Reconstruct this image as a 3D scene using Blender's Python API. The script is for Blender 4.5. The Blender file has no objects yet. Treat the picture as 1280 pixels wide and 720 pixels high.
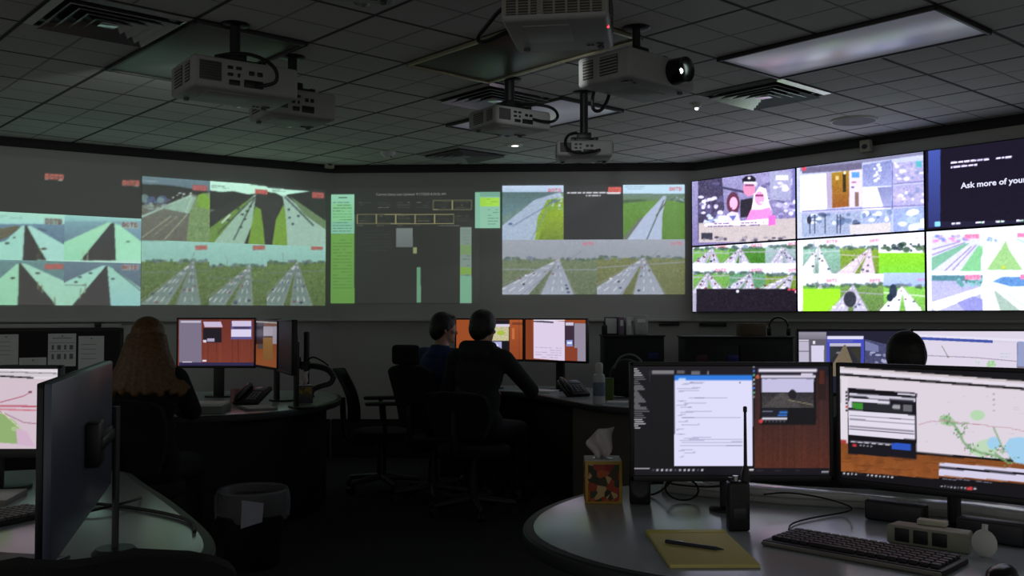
import bpy, bmesh, math, random
import numpy as np
from mathutils import Vector, Matrix, Euler
random.seed(7); rng = np.random.RandomState(5)
SC = bpy.context.scene
COL = SC.collection
# ------------------------------------------------------------------ camera, world, exposure
EYE = 1.33; FPX = 1200.0; PITCH = math.atan(35 / FPX)
cam_d = bpy.data.cameras.new('camera'); cam = bpy.data.objects.new('camera', cam_d); COL.objects.link(cam)
cam.location = (0, 0, EYE); cam.rotation_euler = (math.pi / 2 + PITCH, 0, 0)
cam_d.sensor_width = 36.0; cam_d.lens = 36.0 * FPX / 1280.0; cam_d.clip_start = 0.05; cam_d.clip_end = 60
SC.camera = cam
w = bpy.data.worlds.new('world'); SC.world = w; w.use_nodes = True
w.node_tree.nodes['Background'].inputs[0].default_value = (1.0, 0.98, 0.95, 1)
w.node_tree.nodes['Background'].inputs[1].default_value = 0.27
SC.view_settings.view_transform = 'Standard'; SC.view_settings.look = 'None'
SC.view_settings.exposure = 0.0; SC.view_settings.gamma = 1.0; SC.view_settings.use_curve_mapping = False
GLOW_PROJECTION = 1.0      # brightness of the projected pictures
GLOW_DISPLAY = 1.7        # brightness of the wall displays
GLOW_MONITOR = 1.0         # brightness of the desk monitors
PROJECTOR_WATT = 14.0      # spill of each projector lamp over its wall
DOWNLIGHT_WATT = 2.0

# ------------------------------------------------------------------ pixel geometry (measuring the photograph)
cP, sP = math.cos(PITCH), math.sin(PITCH)
def ray(px, py):
    x = (px - 640) / FPX; y = (360 - py) / FPX
    return Vector((x, cP - y * sP, sP + y * cP))
def P(px, py, Y):
    d = ray(px, py); return Vector((0, 0, EYE)) + d * (Y / d.y)
def Z(px, py, z):
    d = ray(px, py); return Vector((0, 0, EYE)) + d * ((z - EYE) / d.z)
def lin(c):
    return tuple(((v / 255.0) / 12.92 if v / 255.0 <= 0.04045 else ((v / 255.0 + 0.055) / 1.055) ** 2.4) for v in c)

# ------------------------------------------------------------------ materials
MATS = {}
def mat(name, rgb, rough=0.6, metal=0.0, spec=0.5, var=0.06, scale=30, bump=0.0, trans=0.0):
    if name in MATS: return MATS[name]
    m = bpy.data.materials.new(name); m.use_nodes = True; nt = m.node_tree
    b = nt.nodes['Principled BSDF']
    b.inputs['Roughness'].default_value = rough; b.inputs['Metallic'].default_value = metal
    b.inputs['Specular IOR Level'].default_value = spec
    c = lin(rgb)
    tc = nt.nodes.new('ShaderNodeTexCoord'); nz = nt.nodes.new('ShaderNodeTexNoise')
    nz.inputs['Scale'].default_value = scale; nz.inputs['Detail'].default_value = 3
    nt.links.new(tc.outputs['Object'], nz.inputs['Vector'])
    rp = nt.nodes.new('ShaderNodeValToRGB')
    rp.color_ramp.elements[0].color = tuple(v * (1 - var) for v in c) + (1,)
    rp.color_ramp.elements[1].color = tuple(min(1, v * (1 + var)) for v in c) + (1,)
    rp.color_ramp.elements[0].position = 0.3; rp.color_ramp.elements[1].position = 0.7
    nt.links.new(nz.outputs['Fac'], rp.inputs['Fac']); nt.links.new(rp.outputs['Color'], b.inputs['Base Color'])
    if bump:
        bp = nt.nodes.new('ShaderNodeBump'); bp.inputs['Strength'].default_value = bump; bp.inputs['Distance'].default_value = 0.01
        nt.links.new(nz.outputs['Fac'], bp.inputs['Height']); nt.links.new(bp.outputs['Normal'], b.inputs['Normal'])
    if trans: b.inputs['Transmission Weight'].default_value = trans
    MATS[name] = m; return m
def glow(name, rgb, strength=1.0):
    if name in MATS: return MATS[name]
    m = bpy.data.materials.new(name); m.use_nodes = True; b = m.node_tree.nodes['Principled BSDF']
    b.inputs['Base Color'].default_value = (0.02, 0.02, 0.02, 1); b.inputs['Emission Color'].default_value = lin(rgb) + (1,)
    b.inputs['Emission Strength'].default_value = strength; MATS[name] = m; return m
def screen_mat(name, strength, base, rough):
    m = bpy.data.materials.new(name); m.use_nodes = True; nt = m.node_tree; b = nt.nodes['Principled BSDF']
    b.inputs['Base Color'].default_value = lin(base) + (1,); b.inputs['Roughness'].default_value = rough
    a = nt.nodes.new('ShaderNodeAttribute'); a.attribute_name = 'Col'
    nt.links.new(a.outputs['Color'], b.inputs['Emission Color']); b.inputs['Emission Strength'].default_value = strength
    return m
M_PROJ = screen_mat('projected_picture', GLOW_PROJECTION, (186, 187, 182), 0.9)
M_TV = screen_mat('display_picture', GLOW_DISPLAY, (12, 12, 13), 0.35)
M_MON = screen_mat('monitor_picture', GLOW_MONITOR, (12, 12, 13), 0.35)
BLACK = mat('black_plastic', (22, 22, 24), 0.45)
BLACKG = mat('black_gloss_plastic', (18, 18, 20), 0.25)
DARKG = mat('dark_grey_plastic', (52, 53, 58), 0.4)
MONBACK = mat('blue_grey_monitor_back', (86, 94, 112), 0.33, var=0.03)
FABRIC = mat('black_chair_fabric', (15, 15, 16), 0.95, bump=0.3, scale=300)
WHITEP = mat('projector_white', (166, 168, 165), 0.5, var=0.03)
GRILLE = mat('projector_grille', (70, 68, 62), 0.6)
STEEL = mat('brushed_steel', (170, 172, 175), 0.3, metal=0.9)
ALU = mat('diffuser_metal', (216, 218, 218), 0.22, metal=0.8)
DESK = mat('grey_desk_laminate', (172, 182, 184), 0.20, var=0.05, scale=200)
EDGE = mat('dark_desk_edge', (38, 42, 42), 0.5)
PANELB = mat('black_desk_panel', (11, 11, 12), 0.7)
PANELG = mat('beige_cabinet_panel', (104, 100, 88), 0.6, var=0.08, scale=6)
PAPER = mat('white_paper', (225, 226, 224), 0.8, var=0.02)
WHITE = mat('white_plastic', (215, 216, 212), 0.45, var=0.02)
CABLE = mat('black_cable', (14, 14, 15), 0.5)
SKIN = mat('skin', (196, 150, 128), 0.55, var=0.05)
RAIL = mat('pale_rail', (186, 188, 182), 0.45, var=0.04)

# ------------------------------------------------------------------ mesh builder
class MB:
    def __init__(s): s.bm = bmesh.new()
    def _merge(s, t, M=None):
        if M is not None: bmesh.ops.transform(t, matrix=M, verts=t.verts)
        me = bpy.data.meshes.new('t'); t.to_mesh(me); t.free(); s.bm.from_mesh(me); bpy.data.meshes.remove(me); return s
    def box(s, c, size, bev=0.0, rot=None, seg=2):
        t = bmesh.new(); bmesh.ops.create_cube(t, size=1.0)
        bmesh.ops.scale(t, vec=size, verts=t.verts)
        if bev: bmesh.ops.bevel(t, geom=list(t.edges), offset=min(bev, min(size) * 0.49), segments=seg, affect='EDGES', profile=0.5)
        M = Matrix.Translation(c)
        if rot is not None: M = M @ Euler(rot).to_matrix().to_4x4()
        return s._merge(t, M)
    def cyl(s, p0, p1, r0, r1=None, seg=20):
        p0 = Vector(p0); p1 = Vector(p1); d = p1 - p0
        t = bmesh.new(); bmesh.ops.create_cone(t, cap_ends=True, segments=seg, radius1=r0, radius2=r0 if r1 is None else r1, depth=d.length)
        return s._merge(t, Matrix.Translation((p0 + p1) / 2) @ d.to_track_quat('Z', 'Y').to_matrix().to_4x4())
    def sph(s, c, r, rot=None, seg=20):
        t = bmesh.new(); bmesh.ops.create_uvsphere(t, u_segments=seg, v_segments=max(6, seg // 2), radius=1.0)
        if not hasattr(r, '__len__'): r = (r, r, r)
        M = Matrix.Translation(c)
        if rot is not None: M = M @ Euler(rot).to_matrix().to_4x4()
        return s._merge(t, M @ Matrix.Diagonal((r[0], r[1], r[2], 1)))
    def cap(s, p0, p1, r0, r1=None, seg=16):
        r1 = r0 if r1 is None else r1
        s.cyl(p0, p1, r0, r1, seg); s.sph(p0, r0, seg=seg); s.sph(p1, r1, seg=seg); return s
    def tube(s, pts, r, seg=8, smooth=0):
        pts = [Vector(p) for p in pts]
        for _ in range(smooth):
            q = [pts[0]]
            for a, b in zip(pts, pts[1:]): q += [a * .75 + b * .25, a * .25 + b * .75]
            pts = q + [pts[-1]]
        t = bmesh.new(); rings = []; n = None
        for i, p in enumerate(pts):
            d = (pts[min(i + 1, len(pts) - 1)] - pts[max(i - 1, 0)]).normalized()
            if n is None: n = d.orthogonal().normalized()
            n = (n - d * n.dot(d)); n = n.normalized() if n.length > 1e-6 else d.orthogonal().normalized()
            b = d.cross(n)
            rings.append([t.verts.new(p + (n * math.cos(k * 2 * math.pi / seg) + b * math.sin(k * 2 * math.pi / seg)) * r) for k in range(seg)])
        for a, b in zip(rings, rings[1:]):
            for k in range(seg): t.faces.new((a[k], a[(k + 1) % seg], b[(k + 1) % seg], b[k]))
        t.faces.new(rings[0][::-1]); t.faces.new(rings[-1]); return s._merge(t)
    def lathe(s, prof, c=(0, 0, 0), seg=28, M=None):
        t = bmesh.new(); rings = [[t.verts.new((max(r, 1e-4) * math.cos(k * 2 * math.pi / seg), max(r, 1e-4) * math.sin(k * 2 * math.pi / seg), z)) for k in range(seg)] for r, z in prof]
        for a, b in zip(rings, rings[1:]):
            for k in range(seg): t.faces.new((a[k], a[(k + 1) % seg], b[(k + 1) % seg], b[k]))
        T = Matrix.Translation(c)
        if M is not None: T = T @ M
        return s._merge(t, T)
    def prism(s, poly, z0, z1, bev=0.0, M=None):
        t = bmesh.new(); lo = [t.verts.new((p[0], p[1], z0)) for p in poly]; hi = [t.verts.new((p[0], p[1], z1)) for p in poly]
        n = len(poly); t.faces.new(lo[::-1]); t.faces.new(hi)
        for k in range(n): t.faces.new((lo[k], lo[(k + 1) % n], hi[(k + 1) % n], hi[k]))
        bmesh.ops.recalc_face_normals(t, faces=t.faces)
        if bev:
            e = [e for e in t.edges if abs(e.verts[0].co.z - e.verts[1].co.z) < 1e-6]
            bmesh.ops.bevel(t, geom=e, offset=bev, segments=3, affect='EDGES', profile=0.5)
        return s._merge(t, M)
    def face(s, pts):
        s.bm.faces.new([s.bm.verts.new(p) for p in pts]); return s
    def build(s, name, m, parent=None, loc=None, rotz=0.0, angle=35, flat=False):
        me = bpy.data.meshes.new(name); s.bm.to_mesh(me); s.bm.free()
        me.materials.append(m)
        if not flat:
            me.shade_smooth()
            try: me.set_sharp_from_angle(angle=math.radians(angle))
            except Exception: pass
        o = bpy.data.objects.new(name, me); COL.objects.link(o)
        if parent is not None: o.parent = parent
        if loc is not None: o.location = loc
        if rotz: o.rotation_euler = (0, 0, rotz)
        return o
def tag(o, label=None, cat=None, group=None, kind=None):
    if label: o['label'] = label
    if cat: o['category'] = cat
    if group: o['group'] = group
    if kind: o['kind'] = kind
    return o
def thing(name, label, cat, loc=(0, 0, 0), rotz=0.0, group=None):
    o = bpy.data.objects.new(name, None); COL.objects.link(o); o.empty_display_size = 0.1
    o.location = loc; o.rotation_euler = (0, 0, rotz); return tag(o, label, cat, group)
def struct(o): o['kind'] = 'structure'; return o
def copy_tree(o, parent=None):
    c = o.copy(); COL.objects.link(c); c.parent = parent
    for ch in list(o.children): copy_tree(ch, c)
    return c
def text_mesh(name, body, size, m, parent, loc, align='LEFT', weight=0.0, xs=1.0):
    cu = bpy.data.curves.new(name, 'FONT'); cu.body = body; cu.size = size; cu.align_x = align; cu.offset = weight; cu.resolution_u = 3
    tmp = bpy.data.objects.new('tmp', cu); COL.objects.link(tmp)
    dg = bpy.context.evaluated_depsgraph_get(); me = bpy.data.meshes.new_from_object(tmp.evaluated_get(dg))
    bpy.data.objects.remove(tmp); bpy.data.curves.remove(cu)
    me.transform(Matrix.Rotation(math.pi / 2, 4, 'X') @ Matrix.Diagonal((xs, 1, 1, 1)))
    me.materials.clear(); me.materials.append(m); o = bpy.data.objects.new(name, me); COL.objects.link(o); o.parent = parent; o.location = loc
    return o

# ------------------------------------------------------------------ vertical planes that carry a picture
class Frame:
    """vertical plane: origin o, viewer's right r; local x along r, local -y towards the viewer, z up (world)"""
    def __init__(s, o, r):
        s.o = Vector((o[0], o[1], 0)); s.r = Vector((r[0], r[1], 0)).normalized(); s.n = Vector((s.r.y, -s.r.x, 0)); s.rotz = math.atan2(s.r.y, s.r.x)
    def uv(s, px, py, off=0.0):
        d = ray(px, py); E = Vector((0, 0, EYE)); o = s.o + s.n * off
        t = (o - E).dot(s.n) / d.dot(s.n); p = E + d * t
        return (p - s.o).dot(s.r), p.z
    def at(s, x, off=0.0, z=0.0):
        p = s.o + s.r * x + s.n * off; return Vector((p.x, p.y, z))
FONT = {'D': ["1110", "1001", "1001", "1001", "1110"], 'O': ["0110", "1001", "1001", "1001", "0110"], 'T': ["11111", "00100", "00100", "00100", "00100"],
        'I': ["1", "1", "1", "1", "1"], 'V': ["10001", "10001", "10001", "01010", "00100"], 'E': ["111", "100", "111", "100", "111"]}
class Canvas:
    """a picture shown on a screen: coloured grid of vertices, drawn in photograph pixels measured on the screen's own plane"""
    def __init__(s, fr, x0, x1, z0, z1, off, dens, bg):
        s.fr, s.x0, s.x1, s.z0, s.z1, s.off = fr, x0, x1, z0, z1, off
        s.nx = max(4, int((x1 - x0) * dens)); s.nz = max(4, int((z1 - z0) * dens))
        s.ss = 2; s.W = s.nx * 2; s.H = s.nz * 2
        s.a = np.zeros((s.H, s.W, 3)); s.a[:] = np.array(bg, float)
    def q(s, p):
        x, z = s.fr.uv(p[0], p[1], s.off)
        return ((x - s.x0) / (s.x1 - s.x0) * s.W, (s.z1 - z) / (s.z1 - s.z0) * s.H)
    def _mask(s, pts):
        pts = np.array(pts); xa, ya = np.floor(pts.min(0)).astype(int); xb, yb = np.ceil(pts.max(0)).astype(int) + 1
        xa = max(xa, 0); ya = max(ya, 0); xb = min(xb, s.W); yb = min(yb, s.H)
        if xa >= xb or ya >= yb: return None
        X, Y = np.meshgrid(np.arange(xa, xb) + .5, np.arange(ya, yb) + .5); m = np.zeros(X.shape, bool)
        for i in range(len(pts)):
            ax, ay = pts[i - 1]; bx, by = pts[i]
            if ay == by: continue
            c = ((ay > Y) != (by > Y)) & (X < (bx - ax) * (Y - ay) / (by - ay) + ax); m ^= c
        return (slice(ya, yb), slice(xa, xb)), m, Y
    def poly(s, pts, col, col2=None, noise=0, alpha=1.0, raw=False):
        r = s._mask(pts if raw else [s.q(p) for p in pts])
        if r is None: return s
        sl, m, Y = r; v = np.zeros(m.shape + (3,)); v[:] = np.array(col, float)
        if col2 is not None:
            t = (Y - Y.min()) / max(1e-6, Y.max() - Y.min()); v = v * (1 - t[..., None]) + np.array(col2, float) * t[..., None]
        if noise: 
            n = rng.randn(*m.shape); n = (n + np.roll(n, 1, 0) + np.roll(n, 1, 1) + np.roll(n, (1, 1), (0, 1))) / 2
            v = v + n[..., None] * noise
        s.a[sl][m] = s.a[sl][m] * (1 - alpha) + v[m] * alpha; return s
    def rect(s, x0, y0, x1, y1, col, col2=None, **k): return s.poly([(x0, y0), (x1, y0), (x1, y1), (x0, y1)], col, col2, **k)
    def line(s, p, q, wd, col, **k):
        d = Vector((q[0] - p[0], q[1] - p[1])); n = Vector((-d.y, d.x)).normalized() * wd / 2
        return s.poly([(p[0] + n.x, p[1] + n.y), (q[0] + n.x, q[1] + n.y), (q[0] - n.x, q[1] - n.y), (p[0] - n.x, p[1] - n.y)], col, **k)
    def ell(s, cx, cy, rx, ry, col, **k): return s.poly([(cx + rx * math.cos(i * math.pi / 10), cy + ry * math.sin(i * math.pi / 10)) for i in range(20)], col, **k)
    def blobs(s, x0, y0, x1, y1, n, r, cols, alpha=0.8):
        for _ in range(n):
            c = cols[rng.randint(len(cols))]; x = rng.uniform(x0, x1); y = rng.uniform(y0, y1)
            s.ell(x, y, r * rng.uniform(.5, 1.5), r * rng.uniform(.4, 1), c, alpha=alpha)
        return s
    def dashes(s, x0, y0, x1, rows, dy, col, slope=0.0, th=0.8, fill=0.75, alpha=1.0):
        for k in range(rows):
            x = x0; y = y0 + k * dy
            while x < x1 - 1:
                l = min(rng.uniform(2, 9), x1 - x)
                if rng.rand() < fill: s.line((x, y + (x - x0) * slope), (x + l, y + (x + l - x0) * slope), th, col, alpha=alpha)
                x += l + 1
        return s
    def word(s, txt, x0, y0, x1, y1, col, slope=0.0):
        wn = sum(len(FONT[c][0]) for c in txt) + len(txt) - 1; dx = (x1 - x0) / wn; dy = (y1 - y0) / 5.0; x = x0
        for c in txt:
            g = FONT[c]
            for j, row in enumerate(g):
                for i, b in enumerate(row):
                    if b == '1':
                        xx = x + i * dx; yy = y0 + j * dy + (xx - x0) * slope; s.rect(xx, yy, xx + dx * 1.05, yy + dy * 1.1, col)
            x += (len(g[0]) + 1) * dx
        return s
    def stamp(s, x0, y0, x1, y1, bg=(150, 70, 65), fg=(225, 110, 95), slope=0.0):
        if bg is not None: s.poly([(x0 - 1, y0 - 1), (x1 + 1, y0 - 1 + slope * (x1 - x0)), (x1 + 1, y1 + 1 + slope * (x1 - x0)), (x0 - 1, y1 + 1)], bg)
        return s.word('DOTD', x0, y0, x1, y1, fg, slope)
    def soften(s, n=2, grain=0.0):
        if grain:
            g = rng.randn(s.H // 3 + 1, s.W // 3 + 1); s.a += np.kron(g, np.ones((3, 3)))[:s.H, :s.W, None] * grain
        for _ in range(n):
            p = np.pad(s.a, ((1, 1), (1, 1), (0, 0)), mode='edge')
            s.a = (p[:-2, 1:-1] + p[2:, 1:-1] + p[1:-1, :-2] + p[1:-1, 2:] + p[1:-1, 1:-1] * 2) / 6.0
        return s
    def build(s, name, m, parent, xc=0.0, zc=0.0, y=0.0):
        a = s.a.reshape(s.nz, 2, s.nx, 2, 3).mean((1, 3)); a = np.clip(a, 0, 255) / 255.0
        a = np.where(a <= 0.04045, a / 12.92, ((a + 0.055) / 1.055) ** 2.4)
        lx0, lx1, lz0, lz1 = s.x0 - xc, s.x1 - xc, s.z0 - zc, s.z1 - zc
        # vertices at cell centres plus clamped border so that the sheet fills its rectangle
        xs = np.concatenate([[lx0], lx0 + (np.arange(s.nx) + .5) / s.nx * (lx1 - lx0), [lx1]])
        zs = np.concatenate([[lz1], lz1 - (np.arange(s.nz) + .5) / s.nz * (lz1 - lz0), [lz0]])
        a = np.pad(a, ((1, 1), (1, 1), (0, 0)), mode='edge')
        XX, ZZ = np.meshgrid(xs, zs); n1, n0 = XX.shape
        co = np.stack([XX.ravel(), np.full(XX.size, y), ZZ.ravel()], 1)
        i = np.arange(n1 * n0).reshape(n1, n0); f = np.stack([i[1:, :-1], i[1:, 1:], i[:-1, 1:], i[:-1, :-1]], -1).reshape(-1, 4)
        me = bpy.data.meshes.new(name); me.vertices.add(len(co)); me.vertices.foreach_set('co', co.ravel())
        me.loops.add(f.size); me.loops.foreach_set('vertex_index', f.ravel()); me.polygons.add(len(f))
        me.polygons.foreach_set('loop_start', np.arange(0, f.size, 4)); me.update(calc_edges=True); me.validate()
        at = me.color_attributes.new('Col', 'FLOAT_COLOR', 'POINT')
        at.data.foreach_set('color', np.concatenate([a.reshape(-1, 3), np.ones((len(co), 1))], 1).ravel())
        me.materials.append(m); o = bpy.data.objects.new(name, me); COL.objects.link(o); o.parent = parent; return o

# ================================================================== THE ROOM
CEIL = 2.75
C1 = Vector((-1.70, 9.05, 0)); C2 = Vector((1.71, 8.89, 0))
RL = (Vector((-1.70, 9.05, 0)) - Vector((-4.05, 7.58, 0))).normalized(); RR = (Vector((3.61, 6.73, 0)) - C2).normalized()
FL = Frame(C1, RL); FC = Frame(C1, C2 - C1); FR = Frame(C2, RR)
L_END = C1 - RL * 7.0; R_END = C2 + RR * 9.0; WC = (C2 - C1).length
WALLM = mat('grey_wall_paint', (186, 187, 182), 0.85, var=0.03, scale=2)
TRIMD = mat('dark_ceiling_trim', (30, 29, 28), 0.7); CARPET = mat('dark_carpet', (34, 34, 35), 1.0, bump=0.4, scale=250)
BASEM = mat('black_wall_base', (20, 19, 18), 0.8)
outline = [C1, C2, R_END, Vector((R_END.x, -1.6, 0)), Vector((L_END.x, -1.6, 0)), L_END]
def ceiling_material():
    m = bpy.data.materials.new('acoustic_ceiling_tiles'); m.use_nodes = True; nt = m.node_tree; b = nt.nodes['Principled BSDF']
    N = nt.nodes.new; L = nt.links.new
    tc = N('ShaderNodeTexCoord'); sx = N('ShaderNodeSeparateXYZ'); L(tc.outputs['Object'], sx.inputs[0])
    def dist(sock, off, pitch=0.61):       # distance to the nearest grid line, metres
        a = N('ShaderNodeMath'); a.operation = 'SUBTRACT'; L(sock, a.inputs[0]); a.inputs[1].default_value = off - pitch / 2
        d = N('ShaderNodeMath'); d.operation = 'DIVIDE'; L(a.outputs[0], d.inputs[0]); d.inputs[1].default_value = pitch
        fr = N('ShaderNodeMath'); fr.operation = 'FRACT'; L(d.outputs[0], fr.inputs[0])
        h = N('ShaderNodeMath'); h.operation = 'SUBTRACT'; L(fr.outputs[0], h.inputs[0]); h.inputs[1].default_value = 0.5
        ab = N('ShaderNodeMath'); ab.operation = 'ABSOLUTE'; L(h.outputs[0], ab.inputs[0])
        k = N('ShaderNodeMath'); k.operation = 'MULTIPLY'; L(ab.outputs[0], k.inputs[0]); k.inputs[1].default_value = pitch; return k.outputs[0]
    dx = dist(sx.outputs[0], 3.11); dy = dist(sx.outputs[1], 3.18)
    mn = N('ShaderNodeMath'); mn.operation = 'MINIMUM'; L(dx, mn.inputs[0]); L(dy, mn.inputs[1])
    st = N('ShaderNodeMapRange'); st.inputs['From Min'].default_value = 0.007; st.inputs['From Max'].default_value = 0.016; L(mn.outputs[0], st.inputs['Value'])
    hx = dist(sx.outputs[0], 3.11, 0.305); hy = dist(sx.outputs[1], 3.18, 0.305)
    hn = N('ShaderNodeMath'); hn.operation = 'MINIMUM'; L(hx, hn.inputs[0]); L(hy, hn.inputs[1])
    sc = N('ShaderNodeMapRange'); sc.inputs['From Min'].default_value = 0.003; sc.inputs['From Max'].default_value = 0.010; sc.inputs['To Min'].default_value = 0.42; L(hn.outputs[0], sc.inputs['Value'])
    both = N('ShaderNodeMath'); both.operation = 'MINIMUM'; L(st.outputs[0], both.inputs[0]); L(sc.outputs[0], both.inputs[1]); st = both
    nz = N('ShaderNodeTexNoise'); nz.inputs['Scale'].default_value = 90; nz.inputs['Detail'].default_value = 6; L(tc.outputs['Object'], nz.inputs['Vector'])
    rp = N('ShaderNodeValToRGB'); rp.color_ramp.elements[0].color = lin((196, 195, 190)) + (1,); rp.color_ramp.elements[1].color = lin((218, 217, 212)) + (1,)
    L(nz.outputs['Fac'], rp.inputs['Fac'])
    mx = N('ShaderNodeMix'); mx.data_type = 'RGBA'; L(st.outputs[0], mx.inputs[0]); mx.inputs[6].default_value = lin((66, 64, 62)) + (1,); L(rp.outputs[0], mx.inputs[7])
    L(mx.outputs[2], b.inputs['Base Color']); b.inputs['Roughness'].default_value = 0.9
    bp = N('ShaderNodeBump'); bp.inputs['Strength'].default_value = 0.6; bp.inputs['Distance'].default_value = 0.008
    L(st.outputs[0], bp.inputs['Height']); L(bp.outputs[0], b.inputs['Normal']); return m
AW = math.radians(41.6); WV = Vector((math.cos(AW), math.sin(AW), 0)); UV = Vector((-WV.y, WV.x, 0))
def lat(u, wv, z=CEIL): p = UV * u + WV * wv; return Vector((p.x, p.y, z))       # ceiling lattice -> room
struct(MB().prism([(p.dot(WV), p.dot(UV)) for p in outline][::-1], CEIL, CEIL + 0.05).build('ceiling', ceiling_material(), rotz=AW, flat=True))
struct(MB().prism([(p.x * 1.04, p.y * 1.04 if p.y > 0 else p.y) for p in outline], -0.05, 0.0).build('floor', CARPET, flat=True))
for side, fr, x0, x1 in (('left', FL, -7.0, 0.0), ('center', FC, 0.0, WC), ('right', FR, 0.0, 9.0)):
    e0 = 0.08 if side != 'left' else 0; e1 = 0.08 if side != 'right' else 0
    b = MB().box(((x0 + x1) / 2, 0.10, 2.02), (x1 - x0 + 0.0, 0.2, 1.46)).box(((x0 + x1) / 2, 0.125, 0.645), (x1 - x0 + 0.1, 0.15, 1.29))
    struct(b.build('wall_' + side, WALLM, loc=fr.o, rotz=fr.rotz))
    struct(MB().box(((x0 + x1) / 2, 0.04, 0.18), (x1 - x0, 0.03, 0.36), 0.004).build('baseboard_' + side, BASEM, loc=fr.o, rotz=fr.rotz))
for n, (fr, x0, x1) in enumerate(((FL, -7.0, 0.0), (FC, 0.0, WC), (FR, 0.0, 9.0))):
    struct(MB().box(((x0 + x1) / 2, -0.02, 2.715), (x1 - x0, 0.05, 0.07), 0.004).build('trim_%d' % (n + 1), TRIMD, loc=fr.o, rotz=fr.rotz))
    struct(MB().box(((x0 + x1) / 2, -0.01, 1.293), (x1 - x0, 0.06, 0.026), 0.005).build('trim_%d' % (n + 4), RAIL, loc=fr.o, rotz=fr.rotz))

# ================================================================== PROJECTED PICTURES ON THE WALLS
def wall_rect(fr, px0, py0, px1, py1, off=0.006):
    a = fr.uv(px0, py0, off); b = fr.uv(px1, py0, off); c = fr.uv(px0, py1, off); d = fr.uv(px1, py1, off)
    return (a[0] + c[0]) / 2, (b[0] + d[0]) / 2, (c[1] + d[1]) / 2, (a[1] + b[1]) / 2
def proj_thing(fr, name, label, rect, group=None):
    x0, x1, z0, z1 = rect; xc = (x0 + x1) / 2
    t = thing(name, label, 'projection', fr.at(xc, 0.006, z0), fr.rotz, group); return t, xc, z0
MINT = (158, 212, 192); TEAL = (104, 148, 160); DUSK = (74, 92, 112); GAP = (44, 42, 42); NIGHT = (26, 30, 30)
GP = 'projected camera walls'
# --- left wall, left block: bridges over water
rA = wall_rect(FL, -26, 268.5, 176, 381.5)
tA, xA, zA = proj_thing(FL, 'projected_picture', 'projected pale green bridge camera pictures at far left of the left wall', rA)
mid = 80
x80 = FL.uv(80, 325, 0.006)[0]; zrow = FL.uv(90, 327, 0.006)[1]
def bridge_tile(x0, x1, z0, z1, draw):
    c = Canvas(FL, x0, x1, z0, z1, 0.006, 120, (110, 150, 160)); draw(c); c.soften(2, 3).build('camera_feed', M_PROJ, tA, xA, zA)
def d1(c):
    c.rect(-40, 255, 84, 282, MINT, (150, 205, 200)); c.rect(-40, 280, 84, 330, (96, 130, 150), col2=DUSK, noise=4)
    c.poly([(-40, 288), (6, 285), (20, 282), (26, 284), (10, 296), (-40, 316)], (88, 86, 66), noise=8)
    c.poly([(7, 301), (28, 282), (31, 282), (29, 330), (-40, 330), (-40, 312)], (150, 206, 190), noise=3)
    c.poly([(31, 282), (34, 282), (60, 330), (28, 330)], GAP, noise=5); c.blobs(42, 308, 54, 326, 14, 2, [(86, 84, 40), (60, 60, 44), (60, 90, 70)])
    c.poly([(34, 283), (38, 282), (84, 308), (84, 330), (61, 330), (45, 303)], (156, 208, 196), noise=3)
    c.ell(9, 304, 3, 1.4, (52, 66, 64)); c.ell(18, 297, 2, 1, (60, 74, 70)); c.ell(55, 311, 4, 1.2, (70, 60, 46))
    c.line((48, 286), (59, 289), 2, (70, 84, 100)); c.stamp(57, 273.5, 77, 279.5, (128, 150, 142), (92, 60, 58), 0.04)
    c.rect(-40, 325.5, 84, 330, (170, 215, 205)); c.dashes(0, 269.5, 28, 2, 2, (110, 140, 140), 0.05)
def d2(c):
    c.rect(76, 262, 190, 330, (120, 165, 172), col2=DUSK, noise=3)
    c.poly([(82, 302), (135, 278), (140, 278), (100, 330), (76, 330), (76, 304)], (154, 214, 176), col2=(140, 206, 170), noise=3)
    c.poly([(139, 279), (143, 279), (145, 330), (97, 330)], (48, 50, 56), col2=GAP, noise=4)
    c.poly([(143, 279), (149, 281), (182, 306), (182, 330), (145, 330)], (152, 216, 182), noise=3)
    c.poly([(150, 276), (190, 276), (190, 312), (158, 286)], (120, 158, 170), (98, 128, 150)); c.ell(160, 302, 2.5, 1.4, (90, 130, 110))
    for x in (104, 110): c.line((x, 312), (x - 1, 326), 1.2, (150, 170, 140))
    c.stamp(153, 278, 172, 283.5, (150, 168, 160), (84, 56, 56), 0.06); c.rect(76, 325.5, 190, 330, (168, 214, 196)); c.rect(76, 264, 190, 276.5, (140, 195, 188), (125, 175, 178))
def d3(c):
    c.rect(-40, 326, 84, 390, (92, 130, 128), col2=(80, 104, 116), noise=3)
    c.poly([(0, 348), (21, 329.5), (24, 329.5), (23, 390), (-40, 390), (-40, 372)], (146, 204, 172), col2=(136, 196, 160), noise=3)
    c.poly([(24, 329), (27, 329), (80, 390), (22, 390)], (44, 42, 42), noise=4)
    c.poly([(26, 329.5), (31, 329), (84, 353), (84, 390), (75, 390), (64, 374)], (150, 200, 178), noise=3)
    c.ell(16, 347.5, 3, 1.3, (50, 62, 58)); c.ell(47, 341.5, 3.5, 1.2, (56, 66, 62)); c.stamp(57, 331, 78, 335.5, (150, 84, 80), (176, 92, 86), 0.0)
    for x in (47, 52, 68): c.line((x, 352 + (x - 47) * .9), (x + 1, 362 + (x - 47) * .9), 1.6, (110, 120, 84))
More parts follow.
